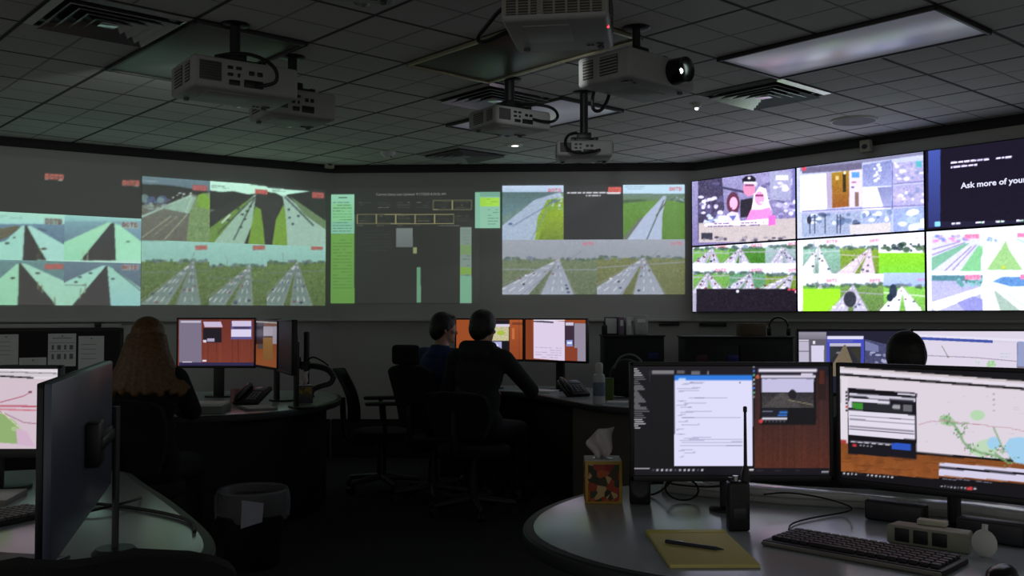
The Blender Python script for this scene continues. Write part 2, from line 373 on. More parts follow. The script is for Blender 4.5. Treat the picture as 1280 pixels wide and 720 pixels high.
def d4(c):
    c.rect(76, 326, 190, 390, (92, 116, 130), col2=(70, 84, 98), noise=3)
    c.poly([(76, 356), (84, 351.5), (128, 332), (133, 332), (90, 382), (76, 390)], (150, 204, 190), col2=(148, 196, 170), noise=3)
    c.poly([(132, 333), (134, 332), (139, 390), (84, 390)], (46, 44, 46), noise=4); c.poly([(134, 332), (142, 336), (184, 366), (184, 390), (139, 390)], (146, 198, 178), col2=(136, 186, 184), noise=3)
    c.line((143, 337), (178, 365), 1, (60, 66, 72)); c.line((80, 356.5), (108, 356.5), .8, (70, 80, 80))
    for p in ((95, 352.5), (100, 346.5), (113, 341.5), (141, 348.5)): c.ell(p[0], p[1], 2.6, 1.1, (48, 58, 58))
    for x in (101, 107): c.line((x, 360 - (x - 101)), (x - 1, 373 - (x - 101)), 1.6, (120, 140, 110)); 
    c.stamp(153, 332, 172, 336.5, (140, 150, 148), (120, 56, 54), 0.0)
bridge_tile(rA[0], x80, zrow, rA[3], d1); bridge_tile(x80, rA[1], zrow, rA[3], d2)
bridge_tile(rA[0], x80, rA[2], zrow, d3); bridge_tile(x80, rA[1], rA[2], zrow, d4)
# two blank feeds above the bridges: only their red agency stamps show
rB = wall_rect(FL, -26, 200, 176, 268)
tB, xB, zB = proj_thing(FL, 'projected_picture', 'two blank dark projected feeds with red stamps above the bridge pictures', (rB[0], rB[1], rA[3], rB[3]))
for x0, x1, st in ((rB[0], x80, (57, 217.5, 79, 223.5)), (x80, rB[1], (153.5, 225.5, 173.5, 231))):
    c = Canvas(FL, x0, x1, rA[3], rB[3], 0.006, 100, (14, 15, 15)); c.stamp(*st, (112, 66, 60), (178, 92, 80), 0.05)
    c.rect(st[2] - 6, st[3] + 1, st[2] - 1, st[3] + 2.5, (120, 126, 122)); c.rect(st[0], st[3] + .2, st[0] + 3, st[3] + 1.5, (110, 116, 112)); c.build('camera_feed', M_PROJ, tB, xB, zB)
# --- left wall, right block: highways
rC = wall_rect(FL, 177, 229, 407, 381.5)
tC, xC, zC = proj_thing(FL, 'projected_picture', 'projected green highway camera pictures on the right half of the left wall', rC)
xs_ = [FL.uv(p, 300, .006)[0] for p in (177, 262, 334, 407)]; zm = FL.uv(290, 304, .006)[1]
def road(c, box, vp, edges, grass, sky, trees, roadc=None, car=None):
    x0, y0, x1, y1 = box; c.rect(x0 - 20, y0 - 20, x1 + 20, vp[1], sky[0], col2=sky[1])
    c.rect(x0 - 20, vp[1], x1 + 20, y1 + 20, grass[0], col2=grass[1], noise=9)
    for tp in trees: c.poly(tp[0], tp[1], noise=7)
    for a, b, col in edges: c.poly([vp, (vp[0] + 2, vp[1]), (b, y1 + 12), (a, y1 + 12)], col, noise=4)
    if car:
        for cx, cy, r in car: c.ell(cx, cy, r, r * .45, (40, 46, 52))
def hw(c, box, seed, sky=(214, 220, 240), g=(112, 168, 80), rd=(176, 172, 198), stamp_bg=None):
    x0, y0, x1, y1 = box; w_ = x1 - x0; h = y1 - y0; R = random.Random(seed); hz = y0 + h * R.uniform(.24, .36)
    c.rect(x0, y0 - 4, x1, y1 + 4, g, col2=tuple(v * .8 for v in g), noise=12); c.rect(x0, y0 - 4, x1, hz, sky, col2=tuple(v * .93 for v in sky))
    for k in range(26):
        xx = R.uniform(x0 + 2, x1 - 3); c.ell(xx, hz + R.uniform(-2, 1.5), R.uniform(1.5, 4), R.uniform(1, 2.4), ((58, 84, 74), (84, 104, 96), (104, 116, 140), (70, 92, 70))[k % 4], alpha=.75)
    vx = x0 + w_ * R.uniform(.25, .75); k0 = R.uniform(-.35, .05)
    for a, b, n in ((k0, k0 + .46, 4), (k0 + .60, k0 + .98, 3)):
        xa, xb = x0 + w_ * a, x0 + w_ * b; c.poly([(vx, hz), (vx + 2.5, hz), (xb, y1 + 4), (xa, y1 + 4)], tuple(v * .92 for v in rd), col2=rd, noise=5)
        for q in range(n + 1):
            f = q / n; xe = xa + (xb - xa) * f
            for d in range(6):
                t0 = (d + .1) / 6; t1 = (d + (.6 if 0 < q < n else 1.0)) / 6; t0 = t0 ** 1.4; t1 = t1 ** 1.4
                c.line((vx + 1 + (xe - vx - 1) * t0, hz + (y1 - hz) * t0), (vx + 1 + (xe - vx - 1) * t1, hz + (y1 - hz) * t1), .5 + .4 * t1, (236, 236, 246) if 0 < q < n else (140, 136, 150), alpha=.8)
        for q in range(5):
            t = R.uniform(.15, .95); f = (R.randint(0, n - 1) + .5) / n; xe = xa + (xb - xa) * f; c.ell(vx + 1 + (xe - vx - 1) * t, hz + (y1 - hz) * t, .7 + 1.5 * t, .5 + .9 * t, R.choice([(46, 48, 60), (230, 232, 244), (110, 60, 66), (70, 80, 110)]))
    c.line((x0, hz + h * .18), (x1, hz + h * R.uniform(.05, .3)), 1.4, tuple(v * .9 for v in rd), alpha=.8)
    c.line((x0 + w_ * R.uniform(.1, .9), y1), (x0 + w_ * R.uniform(.1, .9), hz - h * .16), .6, (90, 92, 100), alpha=.7)
    c.stamp(x1 - 17, y0 + 3, x1 - 4, y0 + 6.5, stamp_bg, (214, 90, 120) if stamp_bg is None else (196, 110, 100), -.03)
def e1(c):
    c.rect(160, 205, 275, 245, (92, 118, 128), col2=(84, 100, 112)); c.poly([(160, 229), (215, 232), (265, 240), (265, 262), (160, 262)], NIGHT, noise=6)
    c.rect(160, 256, 270, 315, (92, 96, 86), noise=4); c.poly([(160, 274), (238, 243), (246, 243), (262, 300), (160, 315)], (98, 106, 96), col2=(92, 92, 82), noise=4)
    c.poly([(205, 261), (236, 246), (246, 246), (236, 267)], (136, 170, 150), noise=5)
    c.poly([(237, 266), (248, 243), (264, 240), (264, 312), (232, 312)], (108, 136, 88), noise=12); c.poly([(248, 243), (256, 241), (263, 250), (263, 262), (246, 258)], (112, 156, 50), noise=8)
    c.line((175, 272), (240, 244), 2.2, (150, 182, 168)); c.line((240, 246), (232, 266), 1.6, (160, 190, 170)); c.line((176, 298), (214, 270), .9, (150, 170, 140)); c.line((205, 300), (234, 268), 1.0, (150, 170, 140))
    c.line((190, 296), (222, 270), .7, (140, 150, 120)); c.blobs(178, 246, 212, 254, 14, 4, [(72, 86, 128), (110, 140, 140), (80, 90, 110)]); c.blobs(180, 254, 205, 262, 10, 3, [(140, 160, 150), (90, 100, 100)])
    c.blobs(214, 240, 240, 248, 14, 1.4, [(200, 220, 210), (40, 48, 50)]); c.blobs(216, 285, 230, 306, 8, 1, [(56, 62, 60)])
    c.stamp(242, 232, 258, 237, (140, 76, 78), (200, 100, 96), .06); c.dashes(178, 226, 200, 1, 2, (150, 170, 170), .05)
def e2(c):
    c.rect(250, 200, 340, 262, NIGHT, noise=5); c.poly([(250, 222), (340, 234), (340, 241), (322, 242), (310, 243), (292, 239), (276, 240), (250, 236)], (188, 236, 214), noise=3)
    c.poly([(250, 270), (318, 243), (340, 244), (340, 315), (250, 315)], (34, 37, 37), noise=4)
    c.poly([(262, 285), (318, 244), (319, 244), (300, 270), (262, 320)], (94, 130, 56), noise=8)
    c.poly([(270, 300), (317, 244), (320, 243), (315, 281), (300, 318), (255, 318)], (140, 176, 156), noise=4); c.line((318, 246), (272, 292), 1.6, (60, 70, 66)); c.line((319, 246), (292, 300), 1.8, (70, 84, 80))
    c.poly([(319, 258), (327, 262), (332, 315), (308, 315)], (104, 144, 44), noise=7); c.poly([(325, 243), (340, 243), (340, 315), (334, 315), (326, 262)], (34, 36, 36), noise=4)
    for p in ((298, 261), (303, 268), (309, 264), (306, 274), (313, 258), (285, 275), (301, 284)): c.ell(p[0], p[1], 2, 1.3, (42, 50, 50))
    c.line((277, 279), (288, 268), 2.4, (180, 205, 190)); c.stamp(320, 237.5, 335, 241.5, (150, 70, 66), (216, 110, 100), .06); c.dashes(264, 232, 286, 2, 2, (90, 120, 110), .06)
def e3(c):
    c.rect(325, 200, 420, 275, NIGHT, noise=5); c.poly([(325, 234), (389, 239), (360, 243), (354, 246), (344, 241), (325, 239)], (186, 236, 214))
    c.poly([(325, 250), (352, 245), (354, 320), (325, 320)], (34, 36, 36), noise=4); c.poly([(354, 256), (358, 262), (360, 320), (338, 320), (345, 274)], (106, 146, 46), noise=7)
    c.poly([(353, 244), (357, 244), (420, 296), (420, 320), (360, 320), (357, 268)], (146, 180, 164), noise=4); c.line((356, 246), (392, 282), 2.2, (70, 84, 84)); c.poly([(362, 245), (420, 285), (420, 296), (380, 268)], (94, 120, 84), noise=6)
    for p in ((361, 262), (362, 272), (373, 270), (366, 280)): c.ell(p[0], p[1], 1.8, 1.4, (50, 62, 70))
    c.stamp(391, 241, 404, 246.5, (132, 66, 64), (190, 96, 90), .06); c.dashes(340, 236.5, 358, 2, 2, (90, 120, 110), .05)
G1 = (96, 124, 66); G2 = (84, 108, 62); SK = ((150, 206, 188), (130, 178, 168))
PB = dict(sky=(140, 190, 178), g=(92, 118, 62), rd=(104, 124, 118), stamp_bg=(140, 84, 80))
def e4(c): hw(c, (177, 305, 262, 382), 41, **PB)
def e5(c): hw(c, (262, 305, 334, 382), 52, **PB)
def e6(c): hw(c, (334, 305, 407, 382), 63, **PB)
for k, d in enumerate((e1, e2, e3, e4, e5, e6)):
    i = k % 3; c = Canvas(FL, xs_[i], xs_[i + 1], *((zm, rC[3]) if k < 3 else (rC[2], zm)), 0.006, 120, (90, 100, 90)); d(c)
    c.soften(2, 4).build('camera_feed', M_PROJ, tC, xC, zC)
# --- centre wall, left projector: a dark status board
rD = wall_rect(FC, 411, 234, 600, 379)
tD, xD, zD = proj_thing(FC, 'projected_board', 'dark projected status board with yellow outlined boxes on the centre wall', rD)
c = Canvas(FC, *rD, 0.006, 150, (12, 15, 14)); M2 = (120, 178, 152)
c.rect(411, 243, 443, 277, (138, 200, 168), (120, 184, 150)); c.rect(411, 277, 443, 292, (118, 178, 150)); c.rect(411, 292, 443, 379, (96, 150, 62), (88, 138, 60)); c.rect(415, 255, 440, 277, (120, 190, 120), alpha=.6)
c.dashes(416, 253, 440, 12, 3.6, (70, 112, 88), th=.7); c.dashes(416, 300, 440, 16, 4, (70, 110, 50), th=.7); c.rect(423, 246.5, 434, 247.6, (60, 90, 80))
c.rect(594, 240, 600, 285, M2)
for x0, y0, n in ((541, 250, 2), (446, 267.5, 5)):
    for k in range(n):
        a = x0 + k * 24.3
        for q in ((a, y0, a + 24.3, y0 + 1), (a, y0 + 11.5, a + 24.3, y0 + 12.5), (a, y0, a + 1, y0 + 12), (a + 23.5, y0, a + 24.5, y0 + 12)): c.rect(*q, (126, 122, 84))
for k in range(6): c.dashes(448 + k * 24.3, 253, 464 + k * 24.3, 3, 3.2, (84, 86, 72), th=.6); c.dashes(449 + k * 24.3, 270, 464 + k * 24.3, 3, 3, (86, 86, 62), th=.6)
c.dashes(446, 282, 590, 1, 3, (84, 88, 84), th=.8, fill=.5); c.dashes(450, 289, 492, 7, 4, (66, 66, 64), th=.6)
c.rect(495, 285, 516, 309, (104, 112, 112), (90, 98, 98)); c.rect(575, 284, 589.5, 379, (112, 132, 124)); c.dashes(578, 288, 587, 22, 4, (70, 84, 78), th=.7)
c.rect(575, 306, 589.5, 318, (104, 136, 84)); c.rect(575, 334, 589.5, 343, (110, 150, 60)); c.rect(575, 345, 589.5, 378, (104, 158, 128)); c.rect(516, 309, 521, 317, (124, 134, 92)); c.rect(521, 334, 526, 378, (90, 138, 108))
c.build('status_panel', M_PROJ, tD, xD, zD)
x, z = FC.uv(470, 244.5, .006); text_mesh('title_text', 'Current Status Last Updated: 9/17/2020 8:34:25 AM', 0.034, glow('projected_grey_text', (120, 124, 118)), tD, (x - xD, -0.002, z - zD), xs=0.92)
# --- narrow mint list panel between the two centre projections
rE = wall_rect(FC, 594, 240, 625, 285)
tE, xE, zE = proj_thing(FC, 'projected_list', 'small mint projected list with a lime band beside the status board', (rD[1], rE[1], rE[2], rE[3]))
c = Canvas(FC, rD[1], rE[1], rE[2], rE[3], 0.006, 150, (132, 186, 160)); c.rect(590, 240, 626, 246, (108, 160, 140)); c.rect(595, 247, 607, 258, (150, 206, 60)); c.rect(607, 247, 624, 258, (158, 214, 66)); c.dashes(608, 249, 622, 3, 3, (110, 160, 60), th=.7)
c.dashes(610, 262, 623, 6, 3.6, (90, 130, 112), th=.6); c.dashes(597, 262, 600, 6, 3.6, (90, 130, 112), th=.6); c.build('list_panel', M_PROJ, tE, xE, zE)
# --- centre wall, right projector: highway cameras
rF = wall_rect(FC, 628, 231.5, 856, 368)
tF, xF, zF = proj_thing(FC, 'projected_picture', 'bright projected highway cameras with white skies on right part of the centre wall', rF)
X = lambda p: FC.uv(p, 300, .006)[0]; zr = FC.uv(740, 299.5, .006)[1]
def g1(c):
    c.rect(620, 228, 710, 243, (190, 208, 236), col2=(170, 196, 220)); c.rect(620, 240, 710, 305, (92, 118, 130), col2=(110, 140, 120), noise=10)
    c.poly([(700, 240), (668, 250), (628, 282), (628, 305), (668, 305), (690, 262), (705, 248)], (160, 178, 200), noise=8); c.poly([(628, 240), (690, 241), (665, 251), (628, 270)], (78, 104, 106), col2=(96, 132, 140), noise=8)
    c.poly([(684, 250), (705, 246), (705, 305), (668, 305), (672, 272)], (128, 160, 40), noise=14); c.poly([(684, 266), (705, 262), (705, 305), (672, 305)], (140, 172, 26), col2=(104, 128, 30), noise=10)
    c.blobs(684, 243, 704, 262, 22, 2.2, [(190, 214, 226), (120, 160, 70), (90, 120, 110)]); c.line((640, 283), (696, 250), 1.2, (110, 128, 150)); c.ell(638, 280, 3, 1.4, (80, 96, 140)); c.line((664, 300), (684, 262), 1, (120, 136, 150))
    c.stamp(685.5, 236, 701, 240, None, (216, 62, 74)); c.dashes(632, 236.5, 642, 1, 2, (150, 168, 190))
def g2(c):
    c.rect(700, 225, 785, 305, (22, 24, 29)); c.dashes(709, 241, 776, 1, 2, (222, 224, 232), th=1.8, fill=.97); c.dashes(732, 244.5, 751, 1, 2, (200, 202, 210), th=1.6, fill=1)
    c.stamp(761, 234.5, 776, 239.5, (176, 62, 58), (238, 120, 110)); c.rect(760, 240.4, 775, 242.4, (228, 228, 234))
def g3(c):
    c.rect(770, 225, 862, 244, (190, 222, 244)); c.rect(770, 242, 862, 252, (100, 128, 120), col2=(96, 124, 80), noise=6); c.rect(770, 251, 862, 305, (92, 140, 50), col2=(80, 126, 34), noise=9)
    c.poly([(829, 245), (833, 245), (828, 268), (827, 305), (772, 305), (800, 276)], (172, 186, 214), noise=4); c.line((830, 250), (806, 305), 1.6, (92, 104, 110)); c.poly([(772, 305), (800, 272), (804, 272), (780, 305)], (100, 110, 96)); c.line((833, 252), (820, 270), 1.2, (60, 74, 60))
    c.line((838, 249), (856, 253), 2, (70, 96, 90)); c.blobs(834, 247, 856, 252, 10, 1.4, [(150, 176, 190), (70, 90, 80)]); c.poly([(779, 250), (800, 249), (812, 251), (779, 254)], (64, 92, 60))
    c.stamp(837, 234, 852, 238.5, None, (206, 78, 92)); c.dashes(781, 233.5, 806, 2, 2.6, (140, 170, 196)); 
def g4(c): hw(c, (628, 300, 746, 368), 15, sky=(150, 156, 168), g=(108, 124, 92), rd=(150, 158, 174))
def g5(c): hw(c, (746, 300, 856, 368), 26, sky=(152, 158, 170), g=(116, 124, 72), rd=(148, 156, 172))
for x0, x1, z0, z1, d in ((rF[0], X(704.5), zr, rF[3], g1), (X(704.5), X(779), zr, rF[3], g2), (X(779), rF[1], zr, rF[3], g3), (rF[0], X(746), rF[2], zr, g4), (X(746), rF[1], rF[2], zr, g5)):
    c = Canvas(FC, x0, x1, z0, z1, 0.006, 150, (60, 64, 68)); d(c); c.soften(2, 4).build('camera_feed', M_PROJ, tF, xF, zF)

# ================================================================== WALL DISPLAYS ON THE RIGHT WALL
TW, TH, TOFF = 1.094, 0.606, 0.09
def display(col, row, label, draw, xa=None):
    x0 = 0.012 + col * TW; x1 = x0 + TW; z1 = 2.574 - row * TH; z0 = z1 - TH; xc = (x0 + x1) / 2
    t = thing('wall_display', label, 'screen', FR.at(xc, TOFF - 0.07, z0), FR.rotz, 'displays of the video wall')
    b = MB().box((0, 0.012, TH / 2), (TW - 0.06, 0.024, TH - 0.06), 0.004); b.build('wall_mount', BLACK, t)
    MB().box((0, -0.031, TH / 2), (TW - 0.002, 0.06, TH - 0.002), 0.004).build('housing', BLACKG, t)
    bz = 0.007; m = MB()
    for s in (-1, 1): m.box((s * (TW / 2 - bz / 2 - .001), -0.065, TH / 2), (bz, 0.008, TH - .002), .001); m.box((0, -0.065, TH / 2 + s * (TH / 2 - bz / 2 - .001)), (TW - .002, 0.008, bz), .001)
    m.build('bezel', BLACK, t)
    c = Canvas(FR, x0 + bz, x1 - bz, z0 + bz, z1 - bz, TOFF, 180, (200, 205, 225)); draw(c)
    if (col, row) != (2, 0): c.soften(3, 5)
    c.build('screen', M_TV, t, xc, z0, y=-0.0625 - 0.002)
    return t, xc, z0
WHT = (238, 240, 255); LAV = (190, 188, 224); VIO = (120, 112, 160); PINK = (236, 120, 190)
def t00(c):
    c.rect(860, 180, 1010, 310, (138, 134, 178), col2=(112, 104, 152), noise=14)
    c.poly([(872, 226), (902, 222), (905, 262), (872, 300)], (62, 56, 84), noise=16); c.blobs(874, 245, 902, 275, 26, 3, [(214, 206, 244), (232, 228, 255), (90, 84, 130)]); c.blobs(890, 222, 1000, 300, 60, 4, [(178, 172, 214), (90, 86, 128), (150, 144, 190), (206, 200, 240)])
    c.line((886, 231), (930, 240), 3, (60, 58, 90)); c.line((950, 245), (990, 256), 1.6, (80, 76, 110)); c.rect(962, 214, 988, 250, (150, 150, 186), noise=10); c.blobs(964, 228, 984, 240, 12, 3, [(210, 206, 240)]); c.rect(969, 219, 985, 225, (214, 214, 236)); c.rect(990, 208, 996, 280, (110, 110, 170)); c.rect(996, 205, 999, 230, (70, 66, 110))
    # officer behind, woman with dark hair left, woman with pale hair right
    c.poly([(925, 250), (940, 247), (944, 270), (925, 272)], (40, 36, 48)); c.ell(936, 236, 7.5, 9, (222, 130, 170)); c.poly([(928, 229), (927, 224), (932, 220), (940, 219.5), (944, 223), (944, 228.5), (936, 227)], (28, 26, 40)); c.rect(929, 227, 944, 229.5, (220, 214, 230)); c.ell(936, 222.5, 2, 1.5, (230, 220, 230)); c.rect(931, 230.5, 942, 232.5, (90, 60, 90))
    c.ell(916, 254, 8.2, 14, (88, 48, 70)); c.ell(916.5, 254, 5, 8, (240, 168, 206)); c.poly([(905, 290), (908, 268), (914, 264), (922, 266), (930, 290)], (206, 196, 236)); c.ell(914, 260, 1, .7, (120, 50, 90)); c.poly([(911, 270), (916, 276), (920, 269)], (90, 100, 170))
    c.poly([(938, 266), (942, 244), (949, 233), (957, 236), (960, 252), (964, 262), (958, 270)], (244, 232, 246)); c.ell(949, 248, 6, 9, (238, 150, 196)); c.rect(943.5, 243, 954, 245.5, (110, 50, 96)); c.poly([(930, 280), (938, 262), (950, 262), (962, 259), (968, 282)], (240, 128, 196)); c.ell(951, 253, 2, 1, (230, 230, 250))
    c.blobs(880, 268, 906, 282, 18, 3.5, [(206, 220, 250), (150, 160, 210), (236, 236, 255)]); c.blobs(970, 250, 998, 280, 20, 3, [(100, 90, 150), (224, 224, 255), (180, 176, 220)])
    c.poly([(873, 279), (1000, 272), (1000, 302), (873, 303)], (178, 168, 172), noise=4); c.poly([(880, 280), (960, 273), (960, 280), (880, 283)], (240, 234, 250)); c.dashes(884, 280, 955, 2, 3, (96, 70, 120), -.03, 1.4, .6); c.poly([(960, 270), (969, 269), (969, 281), (960, 282)], (238, 100, 190))
    c.rect(876, 291, 890, 299, (52, 50, 66)); c.blobs(877, 296, 1000, 302, 26, 2.4, [(60, 56, 80), (130, 124, 140)])
def t01(c):
    c.rect(995, 170, 1170, 310, (176, 182, 220), noise=5); c.poly([(1000, 206), (1165, 184), (1165, 192), (1000, 214)], (120, 120, 150)); c.poly([(1002, 210), (1077, 203), (1077, 212), (1002, 217)], (96, 92, 120)); c.rect(1002, 209, 1007, 213, (206, 60, 80))
    c.poly([(1000, 220), (1032, 217), (1033, 262), (1000, 265)], (242, 244, 255)); c.poly([(1032, 216), (1040, 215), (1040, 260), (1034, 260)], (160, 150, 180)); c.poly([(1039, 216), (1061, 213), (1061, 258), (1040, 260)], (150, 116, 36), col2=(134, 78, 40), noise=5); c.rect(1053, 217, 1057, 240, (50, 40, 26)); c.rect(1044, 220, 1048, 225, (206, 176, 120)); c.ell(1055.5, 216, 1.4, 1.8, (255, 244, 220))
    c.poly([(1061, 213), (1077, 211), (1077, 258), (1062, 259)], (206, 196, 226)); c.rect(1064, 215, 1074, 222, (84, 140, 206)); c.poly([(1068, 240), (1073, 240), (1073, 258), (1068, 258)], (120, 96, 90)); c.rect(1064, 227, 1070, 228.5, (150, 70, 110)); c.rect(1064, 233, 1067, 235, (70, 64, 110))
    c.poly([(1078, 206), (1114, 200), (1114, 233), (1078, 234)], (118, 126, 176), col2=(146, 152, 200), noise=10); c.blobs(1092, 205, 1110, 228, 12, 2, [(236, 240, 255)])
    c.poly([(1078, 234), (1114, 232), (1114, 262), (1078, 262)], (226, 232, 255)); c.poly([(1096, 234), (1114, 233), (1114, 260), (1104, 260)], (120, 124, 170), (150, 156, 200)); c.poly([(1088, 236), (1094, 236), (1104, 262), (1080, 262)], (246, 248, 255))
    for y in (204, 233): 
        c.poly([(1116, y), (1160, y - 4), (1160, y + 22), (1116, y + 25)], (160, 156, 200), noise=14); c.blobs(1118, y, 1158, y + 20, 34, 3, [(150, 150, 190), (232, 226, 255), (180, 170, 200), (120, 130, 180)])
    c.rect(1144, 201, 1152, 209, (84, 160, 176)); c.line((1115, 203), (1115, 262), 1, (70, 76, 150))
    for a, b in (((1002, 264), (1160, 256)), ((1116, 230), (1160, 226))): c.line(a, b, 1.4, (110, 104, 160)); c.line((a[0], a[1] + 3), (b[0], b[1] + 3), 1, (150, 146, 200))
    c.poly([(1002, 268), (1076, 264), (1076, 292), (1002, 296)], (146, 158, 190), noise=14); c.blobs(1004, 268, 1076, 280, 22, 4, [(226, 238, 255), (90, 110, 150), (70, 80, 110)]); 
    for x in (1012, 1018, 1031, 1046, 1050): c.line((x, 268), (x, 292), 1.2, (54, 56, 80))
    c.ell(1011, 275, 3, 5, (50, 50, 70)); c.poly([(1066, 280), (1074, 278), (1076, 292), (1066, 293)], (40, 44, 70))
    c.poly([(1077, 264), (1114, 261), (1114, 290), (1077, 292)], (146, 160, 206), noise=14); c.blobs(1078, 265, 1112, 276, 12, 3.5, [(100, 120, 160), (236, 244, 255)]); c.poly([(1062, 281), (1113, 278), (1113, 290), (1062, 293)], (196, 190, 196), noise=4)
    c.poly([(1116, 262), (1160, 257), (1160, 289), (1116, 290)], (140, 154, 204), noise=12); c.blobs(1126, 264, 1152, 286, 18, 5, [(206, 218, 236), (226, 240, 255), (150, 170, 220)]); c.poly([(1150, 274), (1160, 272), (1160, 284), (1150, 285)], WHT)
def t02(c):
    c.rect(1150, 150, 1500, 310, (20, 16, 32), noise=1.5); c.poly([(1160, 185), (1175, 182), (1175, 283), (1160, 285)], (58, 74, 150), col2=(40, 46, 96)); c.poly([(1160, 180), (1480, 125), (1480, 131), (1160, 187)], (64, 60, 104)); c.rect(1168, 277, 1175, 283, (120, 190, 250)); c.poly([(1176, 277), (1480, 272), (1480, 282), (1176, 284)], (28, 26, 48))
    c.dashes(1188, 203.5, 1264, 1, 3, (214, 206, 240), -.1, 2.2, .95); c.dashes(1188, 209, 1222, 1, 3, (206, 198, 236), -.1, 2.2, .9)
    for x in (1189, 1219, 1244, 1270, 1296, 1322): 
        y = 279.5 - (x - 1189) * .045; c.dashes(x, y, x + 11, 1, 3, (206, 206, 232), -.04, 2.2, 1); c.ell(x + 7, y, 1.2, 1, (120, 220, 120) if x > 1200 else (200, 200, 220))
def field(c, box, g=(128, 196, 40)):
    x0, y0, x1, y1 = box; c.rect(x0 - 6, y0 - 6, x1 + 6, y1 + 6, WHT); c.rect(x0 - 6, y0 + 22, x1 + 6, y1 + 6, g, col2=(112, 190, 60), noise=6); c.blobs(x0, y0 + 10, x1, y0 + 20, 26, 3.4, [(40, 62, 50), (70, 96, 70), (30, 46, 50)])
def t10(c):
    c.rect(860, 290, 1010, 395, (150, 146, 170)); hw(c, (866, 303, 911, 332), 3); hw(c, (911, 302, 956, 332), 4, g=(70, 128, 48)); hw(c, (956, 300, 1002, 332), 8, g=(150, 176, 178)); hw(c, (866, 333, 911, 362), 9); hw(c, (911, 333, 956, 362), 12, g=(96, 150, 110)); hw(c, (956, 333, 1002, 362), 2, g=(120, 150, 60))
    c.rect(870, 361, 1006, 395, (26, 20, 32)); c.ell(921.5, 364, 2, 2, (200, 200, 220)); c.dashes(984, 362, 998, 1, 2, (230, 60, 80), 0, 1.6, 1); c.rect(993, 363, 998, 366, (240, 150, 190))
def t11(c):
    c.rect(995, 285, 1170, 395, WHT); hw(c, (1003, 297, 1050, 341), 21, g=(140, 184, 168), rd=(206, 214, 222)); hw(c, (1050, 296, 1104, 341), 5, g=(126, 160, 60), rd=(206, 190, 206)); field(c, (1104, 294, 1164, 339)); c.stamp(1144, 296, 1157, 299, None, (240, 140, 170), -.02)
    c.rect(1002, 342, 1166, 346, WHT); hw(c, (1003, 346, 1050, 389), 14, sky=(220, 224, 236)); c.rect(1003, 361, 1052, 390, (140, 206, 40), noise=3); hw(c, (1050, 346, 1104, 389), 31, g=(110, 148, 80)); c.ell(1062, 374, 8, 10, (48, 50, 62)); hw(c, (1104, 345, 1164, 388), 17, sky=(160, 180, 236), g=(136, 206, 90), rd=(240, 242, 255)); c.ell(1116, 364, 5, 9, (40, 52, 72)); c.ell(1112, 372, 4, 5, (30, 40, 60))
def t12(c):
    c.rect(1150, 280, 1500, 400, (226, 232, 246))
    c.rect(1164, 294, 1226, 339, (196, 198, 228), noise=5); c.blobs(1165, 294, 1210, 302, 26, 2.4, [(110, 120, 200), (170, 150, 210), (220, 130, 190)]); c.poly([(1164, 328), (1164, 322), (1206, 304), (1212, 304), (1164, 339)], (116, 168, 146), noise=5); c.poly([(1200, 339), (1222, 307), (1232, 308), (1226, 322), (1226, 339)], (120, 184, 136), noise=4)
    for a, b in (((1164, 312), (1200, 302)), ((1164, 319), (1206, 303)), ((1180, 339), (1214, 308)), ((1190, 338), (1220, 306))): c.line(a, b, 1.2, (130, 112, 164))
    c.rect(1228, 294, 1290, 337, (220, 226, 240)); c.poly([(1233, 337), (1250, 312), (1257, 300), (1261, 312), (1278, 337)], (142, 186, 124), noise=4); c.ell(1254, 334, 2.4, 2, (186, 196, 60)); c.blobs(1234, 297, 1246, 302, 8, 2, [(120, 150, 210)]); c.line((1233, 337), (1278, 337), .8, (120, 170, 110)); c.line((1270, 298), (1300, 312), 2, (150, 190, 214))
    c.rect(1164, 345, 1226, 389, (164, 164, 204), noise=6); c.rect(1164, 344, 1228, 351, (80, 124, 140), noise=8); c.blobs(1194, 347, 1226, 357, 24, 3, [(60, 110, 110), (80, 140, 140), (130, 180, 190)]); c.poly([(1164, 384), (1164, 378), (1228, 358), (1228, 366), (1170, 389)], (246, 248, 255)); c.poly([(1196, 378), (1216, 370), (1228, 374), (1228, 389), (1206, 389)], (132, 134, 196), noise=5)
    for k in range(4): c.line((1166 + 8 * k, 356), (1190 + 8 * k, 374), .8, (176, 172, 214))
    c.rect(1230, 345, 1400, 390, (222, 228, 240)); c.poly([(1240, 352), (1252, 346), (1300, 346), (1300, 358), (1262, 358)], (88, 132, 190), noise=10); c.poly([(1242, 364), (1244, 363), (1276, 389), (1250, 389)], (150, 172, 164)); c.line((1256, 366), (1290, 389), 1, (150, 176, 140)); c.line((1264, 362), (1300, 376), .8, (150, 176, 140))
    for x, y in ((1206, 293.5), (1272, 292), (1207, 344.5), (1276, 344)): c.stamp(x, y, x + 17, y + 4, (246, 150, 186), (226, 80, 130), -.02)
    # right of the frame: more roads
    hw(c, (1296, 288, 1420, 336), 77, rd=(240, 240, 252)); hw(c, (1300, 344, 1420, 392), 78, rd=(240, 240, 252))
display(0, 0, 'wall display, top left of video wall, showing three people in pink light', t00)
display(1, 0, 'wall display showing security camera grid with a brown door', t01)
tq, xq, zq = display(2, 0, 'dark wall display with white slogan and blue left strip', t02)
x, z = FR.uv(1201, 235.5, TOFF); text_mesh('slogan_text', 'Ask more of your', 0.058, glow('slogan_white', (226, 228, 250), 1.1), tq, (x - xq, -0.0662, z - zq), weight=0.0015, xs=1.07)
display(0, 1, 'wall display, bottom left of video wall, six road cameras above black strip', t10)
display(1, 1, 'wall display showing road cameras with lime green fields', t11)
display(2, 1, 'bright white wall display of faded road cameras under the dark slogan display', t12)

